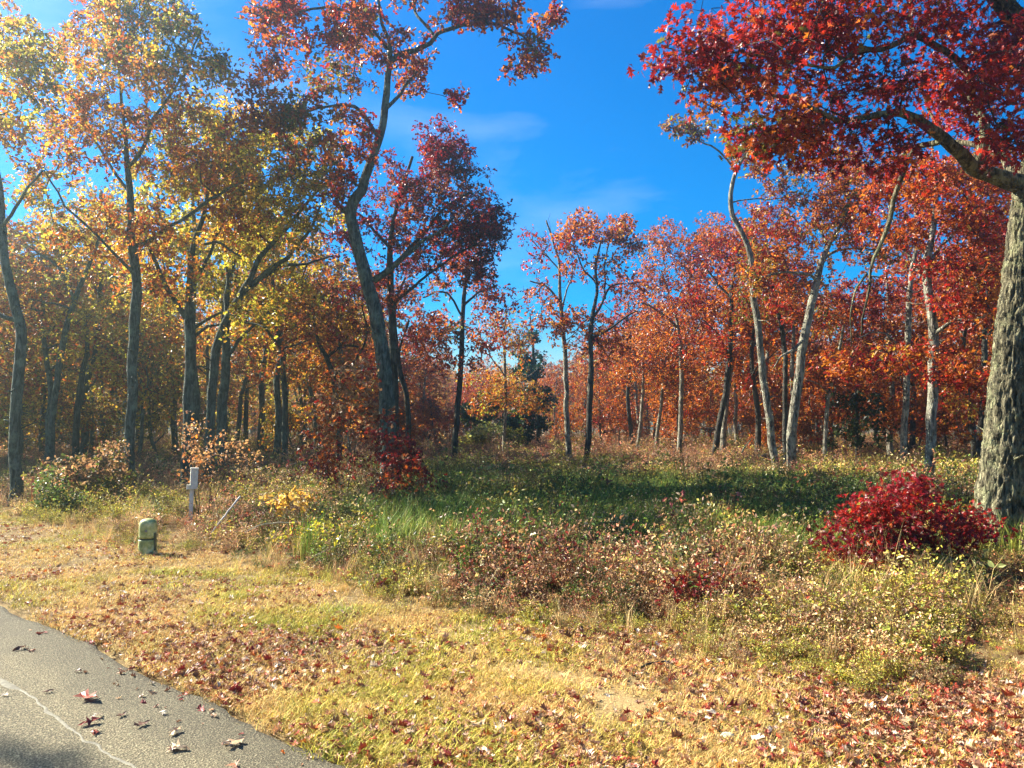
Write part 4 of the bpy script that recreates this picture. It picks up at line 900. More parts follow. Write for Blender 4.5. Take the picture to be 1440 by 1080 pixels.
# unseen oak, added only to throw its shadow on the lower left asphalt
ms = proto_tree(950, 9.8, PAL_ORANGE, BARK_GREY, 0.17, 260, 0.36, 2.2)
proto_root('rust', 'left', ms)((-17.75, 9.3, 0), 0.4, 1.42, 'unseen oak added beyond the left picture edge to shade the lower left asphalt', None)
ns = 0; placed2 = []
for tries in range(4000):
    if ns >= 95: break
    d = rngb.uniform(25, 60); px = rngb.uniform(-150, 1590)
    dmin = np.interp(px, [-150, 0, 250, 450, 560, 640, 760, 860, 950, 1100, 1250, 1440, 1590], [24, 25, 26, 26, 32, 46, 50, 40, 34, 31, 27, 25, 24])
    x = (px - 720) / F * d
    if d < dmin or not all((a - x) ** 2 + (b - d) ** 2 > 4.5 for a, b in placed2): continue
    placed2.append((x, d)); ns += 1
    side = 'left' if px < 480 + rngb.uniform(-80, 80) else 'right'
    it = sap[side][int(rngb.integers(len(sap[side])))]
    place(it, (x, d, 0), rngb.uniform(0, 6.28), rngb.uniform(0.65, 1.1), 'saplings along the back of the clearing' if side == 'right' else 'saplings in the shaded wood on the left')

for i, (px, d, lab) in enumerate([(1060, 30, 'dark fallen log in the brush left of the sinuous pale trunk')]):
    x0 = (px - 720) / F * d
    an = rngb.uniform(-.5, .5); L_ = rngb.uniform(2.5, 4)
    mb = MB(); q, rr = resample(np.array([[-L_ / 2, 0, .22], [0, .08, .34], [L_ / 2 * math.cos(an), L_ / 2 * math.sin(an), .75]]), [.13, .11, .07], .2)
    tube(mb, q, rr, 9, True, None, 0, .12, i)
    tube(mb, [q[5], q[5] + np.array([.2, -.2, .5]), q[5] + np.array([.5, -.3, .9])], [.04, .03, .015], 6, True)
    tag(link('fallen_log', mb.mesh('fallen_log', BARK_GREY), None, (x0, d, 0)), lab, 'log')
MARKS = [(-400, None), (0, 'the left picture edge'), (75, 'forked grey oak'), (190, 'tall straight oak'), (267, 'upright forking oak'), (400, 'slim olive oak'), (545, 'crooked centre oak'),
         (642, 'slender clearing-end oak'), (710, 'golden young tree'), (798, 'nearly bare oak'), (828, 'small-crowned orange oak'), (903, 'pale feathery oak'), (957, 'straight layered oak'), (1015, 'dark leaning trunk'),
         (1085, 'sinuous pale trunk'), (1162, 'pole-like trunk'), (1274, 'crimson-sprayed trunk'), (1380, 'yellow-leaved dark trunk'), (1440, 'the right picture edge'), (1900, None)]
ORD = ['', 'second', 'third', 'fourth', 'fifth', 'sixth', 'seventh', 'eighth', 'ninth', 'tenth', 'eleventh', 'twelfth', 'thirteenth', 'fourteenth', 'fifteenth', 'sixteenth']
bins = {}
for o, lab, px in BACK:
    k = max(i for i, m in enumerate(MARKS) if px >= m[0] or i == 0)
    bins.setdefault((lab, k), []).append((px, o))
for (lab, k), lst in bins.items():
    a, b_ = MARKS[k][1], MARKS[k + 1][1]
    where = 'behind, between %s and %s' % (a.replace('the ', ''), b_.replace('the ', '')) if a and b_ else ('beyond the left picture edge' if k == 0 else 'beyond the right picture edge')
    lst.sort(key=lambda q: q[0])
    for i, (px, o) in enumerate(lst):
        o['label'] = lab + (' ' if len(lst) == 1 else (', leftmost ' if i == 0 else ', %s from left, ' % ORD[min(i, 15)])) + where

# ------------------------------------------------------------------ scattered stuff through geometry nodes
HID = bpy.data.collections.new('scatter_sources')       # not linked to the scene: only instanced
def scatter(name, coll, pts, rot, scl, idx, tint, label, mat=None):
    me = bpy.data.meshes.new(name)
    n = len(pts)
    me.vertices.add(n); me.vertices.foreach_set('co', np.asarray(pts, np.float32).ravel())
    for nm, ty, key, val in (('rot', 'FLOAT_VECTOR', 'vector', rot), ('scl', 'FLOAT', 'value', scl), ('idx', 'INT', 'value', idx)):
        a = me.attributes.new(nm, ty, 'POINT'); a.data.foreach_set(key, np.asarray(val, np.int32 if ty == 'INT' else np.float32).ravel())
    a = me.attributes.new('tint', 'FLOAT_COLOR', 'POINT')
    a.data.foreach_set('color', np.column_stack([tint, np.ones(n)]).astype(np.float32).ravel())
    o = link(name, me); tag(o, label, None, None, 'stuff')
    ng = bpy.data.node_groups.new(name + '_scatter', 'GeometryNodeTree')
    ng.interface.new_socket('Geometry', in_out='INPUT', socket_type='NodeSocketGeometry')
    ng.interface.new_socket('Geometry', in_out='OUTPUT', socket_type='NodeSocketGeometry')
    N = ng.nodes.new
    gi_, go = N('NodeGroupInput'), N('NodeGroupOutput')
    ip = N('GeometryNodeInstanceOnPoints'); ci = N('GeometryNodeCollectionInfo')
    ci.inputs['Collection'].default_value = coll
    ci.inputs['Separate Children'].default_value = True; ci.inputs['Reset Children'].default_value = True
    def attr(nm, ty):
        q = N('GeometryNodeInputNamedAttribute'); q.data_type = ty; q.inputs['Name'].default_value = nm
        return q.outputs['Attribute']
    K = ng.links.new
    K(gi_.outputs[0], ip.inputs['Points']); K(ci.outputs[0], ip.inputs['Instance'])
    ip.inputs['Pick Instance'].default_value = True
    K(attr('idx', 'INT'), ip.inputs['Instance Index']); K(attr('rot', 'FLOAT_VECTOR'), ip.inputs['Rotation']); K(attr('scl', 'FLOAT'), ip.inputs['Scale'])
    K(ip.outputs[0], go.inputs[0])
    md = o.modifiers.new('scatter', 'NODES'); md.node_group = ng
    return o

def source(coll, name, me):
    o = bpy.data.objects.new(name, me); coll.objects.link(o); return o

def shrub_mesh(seed, h, w, nst, nlf, leaf, mats, tmpl=OVAL, lean=0.35, jit=0.35, stem=(0.10, 0.055, 0.035)):
    """low shrub: fine stems with small leaves; leaf colour is near white, the tint gives the hue"""
    rng = np.random.default_rng(seed)
    mb = MB(); B = []; D = []
    for k in range(nst):
        a = rng.uniform(0, 6.283); r = w * 0.35 * math.sqrt(rng.random()); hh = h * rng.uniform(0.55, 1.0)
        b = np.array([math.cos(a) * r, math.sin(a) * r, -0.02]); dv = np.array([math.cos(a + rng.normal(0, .6)) * lean, math.sin(a + rng.normal(0, .6)) * lean, 1.0])
        pts = np.array([b, b + dv * hh * .5 + rng.normal(0, .02, 3), b + dv * hh + rng.normal(0, .04, 3)])
        tube(mb, pts, [.0035, .0025, .0012], 3, False, stem, 0)
        for j in range(3):
            t = rng.uniform(.35, .9); s = pts[0] * (1 - t) + pts[2] * t
            e = s + rng.normal(0, .3, 3) * hh * np.array([.8, .8, .25]) + np.array([0, 0, .12 * hh])
            tube(mb, [s, e], [.002, .001], 3, False, stem, 0)
            m = max(1, int(nlf / nst / 4)); u = rng.random(m)[:, None] ** .6
            B.append(s + (e - s) * u); D.append(np.repeat((e - s)[None], m, 0))
        m = max(1, int(nlf / nst / 4)); u = .35 + .65 * rng.random(m)[:, None]
        B.append(pts[0] * (1 - u) + pts[2] * u); D.append(np.repeat(dv[None], m, 0))
    B = np.vstack(B); D = np.vstack(D); D /= np.linalg.norm(D, axis=1)[:, None]
    n = len(B)
    d = D * .5 + rng.normal(0, .7, (n, 3)); nor = rng.normal(0, .7, (n, 3)); nor[:, 2] += .8
    c = np.exp(rng.normal(0, jit, (n, 1))) * (1 + rng.normal(0, .13, (n, 3)))
    add_leaves(mb, tmpl, B + rng.normal(0, .012, B.shape), d, nor, leaf * rng.uniform(.6, 1.25, n), np.clip(c, .1, 2.2), 0)
    return mb.mesh('shrub_source', mats)

def sub(name):
    c = bpy.data.collections.new(name); return c

# --- low shrubs of the clearing
C_SHRUB = sub('shrub_sources')
for i in range(4): source(C_SHRUB, 'a%d_huckleberry' % i, shrub_mesh(500 + i, 0.50, 0.55, 11, 420, 0.032, LEAF_TINT, OVAL, 0.35, 0.5))
for i in range(3): source(C_SHRUB, 'b%d_weed' % i, shrub_mesh(520 + i, 0.75, 0.40, 8, 150, 0.055, LEAF_TINT, OVAL, 0.22, 0.45, (.22, .13, .07)))
for i in range(2): source(C_SHRUB, 'c%d_dead_stalks' % i, shrub_mesh(530 + i, 0.70, 0.45, 16, 70, 0.028, LEAF_TINT, OVAL, 0.30, 0.5, (.34, .22, .12)))
for i in range(2): source(C_SHRUB, 'd%d_oak_sprout' % i, shrub_mesh(540 + i, 0.45, 0.40, 7, 110, 0.085, LEAF_TINT, OAK_M, 0.45, 0.4, (.14, .08, .05)))
rs = np.random.default_rng(7)
def scatter_area(rng, n, d0, d1, pxlo=-140, pxhi=1580, power=1.0):
    d = d0 + (d1 - d0) * rng.random(n) ** power
    px = rng.uniform(pxlo, pxhi, n)
    return (px - 720) / F * d, d
xs, ys = [], []
for n, d0, d1 in ((6500, 4.2, 9), (4600, 9, 15), (4200, 15, 25), (4500, 25, 45), (3500, 45, 80)):
    x, y = scatter_area(rs, n, d0, d1); xs.append(x); ys.append(y)
x = np.concatenate(xs); y = np.concatenate(ys)
es = edge_s(x, y); nn = vnoise(np.column_stack([x, y]), 0.9, 41)
keep = (es > (nn - 0.5) * 1.6 - .1) & (road_s(x, y) > 1.2)
gmz = np.exp(-((y - 14.0) / 5.0) ** 2) * np.clip((x + 3.2) / 1.5, 0, 1) * np.clip((9.5 - x) / 4, 0, 1)
keep &= rs.random(len(x)) < 1 - .5 * gmz
keep &= (rs.random(len(x)) < np.clip(0.55 + es * 0.6, 0.3, 1))
x, y, es = x[keep], y[keep], es[keep]
xy = np.column_stack([x, y])
def field_tint(x, y, rng):
    """hue of the shrubs: tan and brown-red near, green in the middle hollow, tan and pink at the back"""
    n = len(x); xy = np.column_stack([x, y])
    a = vnoise(xy, 0.55, 51) * 0.6 + vnoise(xy, 1.7, 52) * 0.4 + rng.normal(0, 0.13, n)
    tanc = np.array([0.58, 0.40, 0.18]); brn = np.array([0.42, 0.23, 0.10]); olv = np.array([0.42, 0.37, 0.06]); grn = np.array([0.11, 0.15, 0.022]); pnk = np.array([0.50, 0.27, 0.15]); redb = np.array([0.26, 0.055, 0.035])
    near = np.where((a < 0.13)[:, None], redb, np.where((a < 0.33)[:, None], brn, np.where((a < 0.52)[:, None], tanc, olv)))
    gm = np.exp(-((y - 14.0) / 5.0) ** 2) * np.clip((x + 4.5) / 3, 0, 1) * np.clip((9.5 - x) / 4, 0, 1)
    gm = np.clip(gm * 1.5 + (vnoise(xy, 0.4, 53) - 0.5) * 0.5, 0, 1)
    mid = np.where((a < 0.62)[:, None], grn, olv * 0.8)
    far = np.where((a < 0.40)[:, None], brn * 1.1, np.where((a < 0.62)[:, None], pnk * 0.8, olv * 0.9))
    fm = np.clip((y - 19) / 6, 0, 1)
    pickg = rng.random(n) < gm
    pickf = rng.random(n) < fm
    left = np.clip((-3 - x) / 3, 0, 1)
    out = np.where(pickg[:, None], mid, np.where(pickf[:, None], far, near))
    return out * np.exp(rng.normal(0, 0.18, (n, 1)))
tint = field_tint(x, y, rs)
hn = vnoise(xy, .75, 81) * .6 + vnoise(xy, 2.1, 82) * .4
gap_ = (vnoise(xy, 1.25, 83) * .6 + vnoise(xy, 3.3, 84) * .4) < np.interp(y, [0, 8, 14, 30], [.36, .34, .30, .22])
corr = np.where((np.abs((x / y) * F + 720 - 262) < 42) & (y > 9) & (y < 12.8), .5, 1) * np.where((np.abs((x / y) * F + 720 - 400) < 50) & (y > 7.8) & (y < 10.4), .55, 1) * np.where((np.abs((x / y) * F + 720 - 1400) < 75) & (y < 9.5), .4, 1)
scl = np.interp(es, [-.4, .2, 1.2, 2.2, 4.5, 8], [.22, .36, .58, .64, .70, .95]) * (0.45 + 1.15 * hn) * rs.uniform(0.75, 1.25, len(x)) * np.interp(y, [0, 20, 40, 80], [1, 1.05, 1.4, 1.8]) * corr * np.where(gap_, .55, 1)
kr = rs.random(len(x)); nearw = np.interp(y, [0, 9, 14, 20], [1, 1, .35, .5])
kind = np.where(kr < .26 * nearw, rs.integers(4, 7, len(x)), np.where(kr < .44 * nearw, rs.integers(7, 9, len(x)), np.where(kr < .58 * nearw, rs.integers(9, 11, len(x)), rs.integers(0, 4, len(x)))))
tint = np.where(((kind == 7) | (kind == 8))[:, None], np.array([.52, .35, .18]) * np.exp(rs.normal(0, .2, (len(x), 1))), tint)
red = (kind >= 9) & (rs.random(len(x)) < .2)
tint = np.where(red[:, None], np.array([.40, .10, .05]) * np.exp(rs.normal(0, .35, (len(x), 1))), tint)
rot = np.column_stack([rs.normal(0, .12, len(x)), rs.normal(0, .12, len(x)), rs.uniform(0, 6.28, len(x))])
scatter('shrub_ground_cover', C_SHRUB, np.column_stack([x, y, ground_z(x, y)]), rot, scl, kind, tint,
        'knee-high tangle of brown, tan and green huckleberry covering the clearing')

# --- grass of the verge and tall dry grass among the shrubs
def tuft_mesh(seed, nb, h, w, spread, wid):
    rng = np.random.default_rng(seed); mb = MB()
    a = rng.uniform(0, 6.283, nb); r = spread * np.sqrt(rng.random(nb))
    b = np.column_stack([np.cos(a) * r, np.sin(a) * r, np.full(nb, -.004)])
    an = rng.uniform(0, 6.283, nb); ln = w * rng.uniform(.2, 1, nb); hh = h * rng.uniform(.45, 1, nb)
    dv = np.column_stack([np.cos(an), np.sin(an), 0 * an]); sd = np.column_stack([-np.sin(an), np.cos(an), 0 * an]) * wid
    m1 = b + dv * (ln * .35)[:, None]; m1[:, 2] += hh * .65
    t = b + dv * ln[:, None]; t[:, 2] += hh
    v = np.stack([b - sd, b + sd, m1 + sd * .7, m1 - sd * .7, t], 1).reshape(-1, 3)
    o = (np.arange(nb) * 5)[:, None]
    c = np.exp(rng.normal(0, .3, (nb, 1))) * (1 + rng.normal(0, .08, (nb, 3)))
    mb.add(v, [o + np.array([[0, 1, 2, 3]]), o + np.array([[3, 2, 4]])], np.repeat(np.clip(c, .2, 2), 5, 0))
    return mb.mesh('grass_source', GRASS_TINT)
C_GRASS = sub('grass_sources')
for i in range(5): source(C_GRASS, 'g%d_tuft' % i, tuft_mesh(600 + i, 36, 0.045, 0.07, 0.10, 0.0024))
x, y = scatter_area(rs, 26000, 3.0, 16, -60, 1500)
x2, y2 = scatter_area(rs, 12000, 2.9, 6.5, -60, 1500); x = np.concatenate([x, x2]); y = np.concatenate([y, y2])
s_ = road_s(x, y); es = edge_s(x, y); ba = bare_amt(x, y)
xy = np.column_stack([x, y])
dens = np.clip((s_ - 0.0) / 0.12, 0, 1) * np.clip(1.0 - es / 1.2, 0.12, 1) * (1 - 0.92 * ba) * np.clip(0.35 + 1.3 * (vnoise(xy, 1.3, 61) - 0.25) , 0.25, 1)
right = np.clip((x - 0.5) / 2.5, 0, 1)
dens *= .85 * (1 - 0.45 * right)
k = rs.random(len(x)) < dens
x, y, s_, es, xy = x[k], y[k], s_[k], es[k], xy[k]
g = vnoise(xy, 1.1, 62) * .55 + vnoise(xy, 3.5, 63) * .45 + rs.normal(0, .06, len(x))
straw = np.array([.60, .41, .13]); ygr = np.array([.48, .39, .065]); grn = np.array([.27, .30, .035])
f = np.clip((g - .50) / .14, 0, 1)[:, None]; f2 = np.clip((g - .70) / .12, 0, 1)[:, None]
tint = (straw * (1 - f) + ygr * f) * (1 - f2) + grn * f2
tint = tint * np.exp(rs.normal(0, .16, (len(x), 1)))
scatter('grass', C_GRASS, np.column_stack([x, y, ground_z(x, y)]), np.column_stack([0 * x, 0 * x, rs.uniform(0, 6.28, len(x))]),
        rs.uniform(.6, 1.25, len(x)) * np.where(g > .6, 1.25, 1), rs.integers(0, 5, len(x)), tint, 'short dry golden grass of the roadside verge with green patches')

C_TALL = sub('tall_grass_sources')
for i in range(4): source(C_TALL, 't%d_tall' % i, tuft_mesh(650 + i, 30, 0.60, 0.34, 0.09, 0.0030))
for i in range(2): source(C_TALL, 'u%d_stalks' % i, tuft_mesh(660 + i, 9, 0.85, 0.22, 0.10, 0.0030))
x, y = scatter_area(rs, 9000, 4.8, 26); es = edge_s(x, y); xy = np.column_stack([x, y])
gn = vnoise(xy, .7, 66) * .6 + vnoise(xy, 2.2, 67) * .4
k = (es > -.25) & (rs.random(len(x)) < np.clip(gn * 3.2 - 1.25, .04, 1) * np.where(es < 3.0, 1, .55)) & (road_s(x, y) > 1.0)
k &= ~((np.abs((x / y) * F + 720 - 262) < 40) & (y > 9) & (y < 12.8))
x, y, es = x[k], y[k], es[k]
tint = np.where((rs.random(len(x)) < .75)[:, None], np.array([.58, .41, .17]), np.array([.38, .35, .08])) * np.exp(rs.normal(0, .22, (len(x), 1)))
scatter('tall_dry_grass', C_TALL, np.column_stack([x, y, ground_z(x, y)]), np.column_stack([rs.normal(0, .2, len(x)), rs.normal(0, .2, len(x)), rs.uniform(0, 6.28, len(x))]),
        rs.uniform(.45, 1.0, len(x)) * np.clip(.55 + es * .3, .5, 1), rs.integers(0, 6, len(x)), tint, 'tall dry straw grass standing among the shrubs')
C_SEDGE = sub('sedge_sources')
for i in range(3): source(C_SEDGE, 's%d_sedge' % i, tuft_mesh(670 + i, 46, 0.50, 0.30, 0.16, 0.0042))
x, y = scatter_area(rs, 15000, 8.8, 26); xy = np.column_stack([x, y])
gm = np.exp(-((y - 14.0) / 5.5) ** 2) * np.clip((x + 3.2) / 1.5, 0, 1) * np.clip((9.5 - x) / 4, 0, 1)
k = rs.random(len(x)) < gm * np.clip(vnoise(xy, .6, 68) * 2.4 - .35, .15, 1)
x, y = x[k], y[k]
tint = np.where((rs.random(len(x)) < .75)[:, None], np.array([.15, .23, .03]), np.array([.30, .30, .06])) * np.exp(rs.normal(0, .22, (len(x), 1)))
scatter('green_grass', C_SEDGE, np.column_stack([x, y, ground_z(x, y)]), np.column_stack([rs.normal(0, .12, len(x)), rs.normal(0, .12, len(x)), rs.uniform(0, 6.28, len(x))]),
        rs.uniform(.7, 1.3, len(x)), rs.integers(0, 3, len(x)), tint, 'lush green grass in the shaded hollow of the clearing')

# --- fallen oak leaves
def fallen_mesh(seed, curl, fold, twist, mat):
    rng = np.random.default_rng(seed)
    k = rng.uniform(.8, 1.2, 3)
    tv, tf = lobed([(.24 * k[0], .32), (.36 * k[1], .60), (.26 * k[2], .90)], [(.05, .14), (.10, .36), (.11, .60), (.09, .80)], 0, 0, 1.0, 0)
    tv = tv.copy(); xx, yy = tv[:, 0].copy(), tv[:, 1] - .5
    tv[:, 2] = fold * np.abs(xx) + curl * yy ** 2 + twist * xx * yy + rng.normal(0, .06, len(tv)) * (np.abs(xx) > .02)
    tv[:, :2] += rng.normal(0, .035, (len(tv), 2))
    tv[:, 0] *= 1 - .35 * abs(fold) / 1.2
    tv[:, 2] -= tv[:, 2].min() - .01; tv[:, 1] -= .5
    mb = MB(); mb.add(tv, tf, np.ones((len(tv), 3))); return mb, tv, tf
C_LEAF = sub('leaf_sources')
shapes = [(.3, .3, .4), (.7, .9, -.6), (-.4, .2, .5), (.8, -.3, .2), (.2, 1.2, .7), (-.5, .5, -.4), (1.2, .5, .5), (.1, .15, .2), (.4, 1.6, -.3)]
for i, (c, f, t) in enumerate(shapes):
    source(C_LEAF, 'l%d_leaf' % i, fallen_mesh(700 + i, c, f, t, None)[0].mesh('litter_source', DRY_TINT))
LIT = np.array([(.46, .25, .12), (.32, .13, .06), (.36, .06, .025), (.22, .02, .016), (.56, .37, .20), (.52, .16, .025), (.15, .07, .04), (.70, .58, .42)])
LW = np.array([3.0, 3.4, 1.5, 1.8, 1.8, .8, 2.0, .8]); LW = LW / LW.sum()
x, y = scatter_area(rs, 110000, 2.9, 16, -60, 1500)
x2, y2 = scatter_area(rs, 24000, 2.8, 6.0, -60, 1500); x = np.concatenate([x, x2]); y = np.concatenate([y, y2])
s_ = road_s(x, y); es = edge_s(x, y); xy = np.column_stack([x, y])
lm = vnoise(xy, .9, 71) * .6 + vnoise(xy, 3.0, 72) * .4
dens = np.clip((lm - .36) / .25, 0.06, 1) * .45
dens += .5 * np.exp(-((s_ - .55) / .45) ** 2) * np.clip(lm * 2 - .4, 0, 1)
dens += .5 * np.clip((x + .6) / 2, 0, 1) * np.clip((6.6 - y) / 3, 0, 1) * np.clip(lm * 2.2 - .35, .1, 1)
dens += .5 * np.exp(-(es / .6) ** 2) * np.clip((x + 1) / 2, 0, 1)
dens *= .95 * np.where(s_ < 0, np.clip(.10 + s_ * .25, 0, 1), 1) * (1 - .93 * bare_amt(x, y)) * np.where(es > .6, .35, 1)
k = rs.random(len(x)) < dens
x, y = x[k], y[k]; n = len(x)
order = np.argsort(np.hypot(x, y))
x, y = x[order], y[order]
inside = np.abs(x / y * F) < 715
z = np.where(road_s(x, y) < 0.03, road_z(x, y) + .002, ground_z(x, y) + rs.uniform(-.004, .032, n))
rot = np.column_stack([rs.normal(0, .32, n), rs.normal(0, .32, n), rs.uniform(0, 6.28, n)])
sz = .022 + .05 * rs.random(n) ** 1.7 * np.where(rs.random(n) < .12, 1.4, 1); ix = rs.integers(0, len(shapes), n); ci_ = rs.choice(len(LIT), n, p=LW)
tint = LIT[ci_] * np.exp(rs.normal(0, .2, (n, 1)))
# the nearest ones that show are things of their own, the rest one mass
near_i = np.where(inside & (y > 3.15))[0][:240]
leafmesh = {}
NAMES = ['tan', 'brown', 'rust red', 'dark red', 'pale buff', 'orange', 'dark brown', 'bleached']
for q in near_i:
    key = (int(ix[q]), int(ci_[q]))
    if key not in leafmesh:
        c, f, t = shapes[key[0]]; mbl, tv, tf = fallen_mesh(700 + key[0], c, f, t, None)
        mbl.c = [np.broadcast_to(LIT[key[1]], (len(tv), 3))]
        leafmesh[key] = mbl.mesh('fallen_leaf', DRY)
    o = link('fallen_leaf', leafmesh[key], None, (x[q], y[q], z[q] + .004))
    o.rotation_euler = rot[q]; o.scale = (sz[q],) * 3
    tag(o, '%s fallen oak leaf lying in the verge grass nearest the road' % NAMES[key[1]], 'leaf', 'nearest fallen leaves on the verge')
rest = np.setdiff1d(np.arange(n), near_i)
scatter('leaf_litter', C_LEAF, np.column_stack([x, y, z])[rest], rot[rest], sz[rest], ix[rest], tint[rest], 'brown and red fallen oak leaves littering the verge')

# leaves on the asphalt, each singled out
ROADL = [(137, 979, 'crimson', 2, .17, 'large crimson oak leaf lying on the open asphalt'), (141, 1012, 'dark', 3, .12, 'dark red oak leaf on the road next to the crack'), (148, 1024, 'red', 2, .09, 'small red leaf standing on the pale crack'),
         (150, 1003, 'buff', 7, .08, 'whitish leaf just above the dark red leaf on the road'), (184, 1001, 'brown', 6, .07, 'small dark leaf right of the crimson leaf on the road'), (82, 969, 'brown', 6, .07, 'small dark leaf left of the crimson leaf on the road'),
         (42, 910, 'brown', 6, .12, 'dark brown leaf farthest up the road'), (240, 998, 'buff', 7, .07, 'bleached curled leaf near the road edge'), (212, 1014, 'grey', 6, .09, 'dark curled twig-like leaf in the middle of the shoulder'),
         (258, 1024, 'tan', 4, .10, 'tan leaf on the shoulder above the two overlapping leaves'), (262, 1046, 'tan', 4, .12, 'tan leaf overlapping a darker one on the shoulder'), (254, 1048, 'dark', 6, .08, 'dark leaf under the tan leaf on the shoulder'),
         (340, 1040, 'buff', 4, .13, 'pale curled leaf on the asphalt nearest the verge'), (22, 974, 'buff', 7, .06, 'pale leaf left of the crack'), (340, 1071, 'brown', 1, .10, 'brown leaf at the lower end of the shoulder'), (122, 941, 'brown', 6, .06, 'small dark fleck of leaf at the upper shoulder')]
for i, (px, py, nm, ci2, s, lab) in enumerate(ROADL):
    d = 1675 / (py - 600); xx = (px - 720) / F * d
    key = ((0, 7, 2, 5)[i % 4], ci2)
    if key not in leafmesh:
        c, f, t = shapes[key[0]]; mbl, tv, tf = fallen_mesh(700 + key[0], c, f, t, None)
        mbl.c = [np.broadcast_to(LIT[key[1]], (len(tv), 3))]; leafmesh[key] = mbl.mesh('fallen_leaf', DRY)
    o = link('fallen_leaf', leafmesh[key], None, (xx, d, float(road_z(xx, d)) + .003))
    o.rotation_euler = (rs.normal(0, .06), rs.normal(0, .06), rs.uniform(0, 6.28)); o.scale = (s, s, s)
    tag(o, lab, 'leaf', 'leaves on the asphalt')

# ------------------------------------------------------------------ bushes and saplings that stand out
def bush(name, label, d, lobes, pal, leaf, tmpl=OAK_M, ros=2, per=7, spread=.14, seed=1, stems=5, base=None, cat='bush', r0=.0025, gap=.4, single=0):
    rng = np.random.default_rng(seed)
    tg = lobes_to_points(rng, lobes, d, gap)
    c = tg.mean(0); bx, by = (base if base else (c[0], c[1]))
    origin = np.array([bx, by, 0.0])
    root = empty(name, origin, label, cat)
    tg = tg - origin; tg = tg[tg[:, 2] > .06]
    sp, sr = [], []; st = MB()
    hgt = max(.3, np.percentile(tg[:, 2], 85))
    for k in range(stems):
        e = tg[int(rng.integers(len(tg)))] * np.array([.55, .55, 0]) + np.array([0, 0, hgt * rng.uniform(.45, .75)])
        b = np.array([e[0] * .3 + rng.normal(0, .05), e[1] * .3 + rng.normal(0, .05), -.05])
        q, rr = resample(np.array([b, (b + e) / 2 + rng.normal(0, .04, 3), e]), [r0 * 4, r0 * 3, r0 * 2], .08)
        mbs = MB(); tube(mbs, q, rr, 6, False); link('stem', mbs.mesh('stem', TWIG), root)
        sp.append(q[1:]); sr.append(rr[1:])
    sp = np.vstack(sp); sr = np.concatenate(sr)
    pos, par, tip, n0 = grow(rng, sp, sr, tg, step=.15)
    branch_mesh(st, pos, par, n0, sr, r0, 4)
    lv = MB(); foliage(rng, lv, pos[tip], pal, tmpl, leaf, ros, per, spread, None, .1)
    tag(link('branches', st.mesh('bush_branches', TWIG), root), kind='stuff'); link('foliage', lv.mesh('bush_leaves', LEAF), root)
    return root
CRIM = [((.27, .012, .016), 5), (RED, 2), ((.15, .008, .012), 3), (RUST, 1.2), (BRWN, 1)]
bush('oak_bush', 'crimson oak bush in front of the massive mossy trunk', 7.7,
     [(1262, 722, 70, 50, 86, 0, .5), (1210, 745, 52, 42, 52, -.1, .45), (1285, 690, 45, 28, 34, .1, .35), (1320, 760, 55, 45, 70, .1, .45), (1370, 735, 36, 22, 26, .3, .3), (1250, 785, 75, 28, 70, -.15, .45), (1175, 765, 22, 18, 10, -.1, .25), (1388, 722, 18, 10, 8, .4, .15), (1235, 672, 18, 14, 6, 0, .2)], CRIM, .078, OAK_L, 2, 6, .13, 11, 12, gap=.44)
bush('oak_bush', 'dark wine red oak bush at the foot of the crooked centre oak', 13.5,
     [(560, 625, 40, 38, 64, 0, .8), (545, 668, 66, 36, 84, -.3, .8), (485, 655, 50, 30, 40, .2, .7), (445, 645, 40, 22, 18, .2, .5), (600, 690, 36, 22, 14, 0, .5)], [(DRED, 4), (RED, 2), (RUST, 2), (WINE, 1.5), (BRWN, 1.5), (TAN, .8)], .095, OAK_L, 2, 6, .18, 12, 8, gap=.46)
bush('oak_sapling', 'leafy brown red oak sapling reaching left of the crooked centre oak', 14.5,
     [(500, 535, 40, 40, 26, 0, .8), (480, 575, 45, 32, 22, 0, .7), (515, 590, 40, 25, 14, -.2, .6), (455, 605, 40, 22, 20, 0, .6)], [(RUST, 4), (DRED, 2), (BRWN, 2), (ORNG, 2), (RED, 1.5), (TAN, 1)], .12, OAK_M, 2, 6, .18, 13, 3)
bush('oak_sapling', 'sapling with pale peach orange leaves behind the white marker post', 13.2,
     [(285, 625, 55, 28, 32, 0, .6), (255, 640, 40, 22, 18, .1, .5), (325, 640, 40, 20, 20, 0, .5), (300, 670, 50, 30, 24, -.1, .5), (270, 600, 20, 14, 7, 0, .3)], [((.46, .25, .10), 4), ((.42, .17, .05), 3), (TAN, 2), (OLIV, 1), (ORNG, 1)], .070, OAK_L, 2, 4, .15, 14, 4)
bush('oak_sapling', 'low sapling with a flat spray of bright yellow leaves', 10.4,
     [(385, 704, 22, 9, 9, 0, .25), (415, 704, 24, 8, 10, 0, .25), (400, 697, 20, 7, 6, 0, .2)], [((.58, .34, .06), 4), ((.55, .40, .12), 2), (GOLD, 1)], .09, OAK_M, 1, 6, .07, 15, 2)
bush('shrub', 'low red huckleberry clump in the sunlit scrub at the right foreground', 6.5,
     [(1005, 822, 62, 22, 34, 0, .5), (955, 836, 40, 18, 15, 0, .4), (1045, 842, 30, 16, 10, 0, .3)], [((.26, .014, .018), 4), (DRED, 4), (RUST, 1), (BRWN, 1.5), (TAN, .8)], .060, OAK_L, 2, 5, .10, 16, 6, r0=.0018, gap=.46)
bush('shrub', 'feathery green shrub beside the orange stake at the far left', 13.2,
     [(75, 695, 22, 38, 50, 0, .4), (95, 720, 35, 25, 40, 0, .4), (60, 715, 20, 20, 20, 0, .3)], [((.10, .14, .03), 3), (OLIV, 3), (GREN, 3), (TAN, 1)], .065, RHOMB, 3, 8, .10, 17, 5)
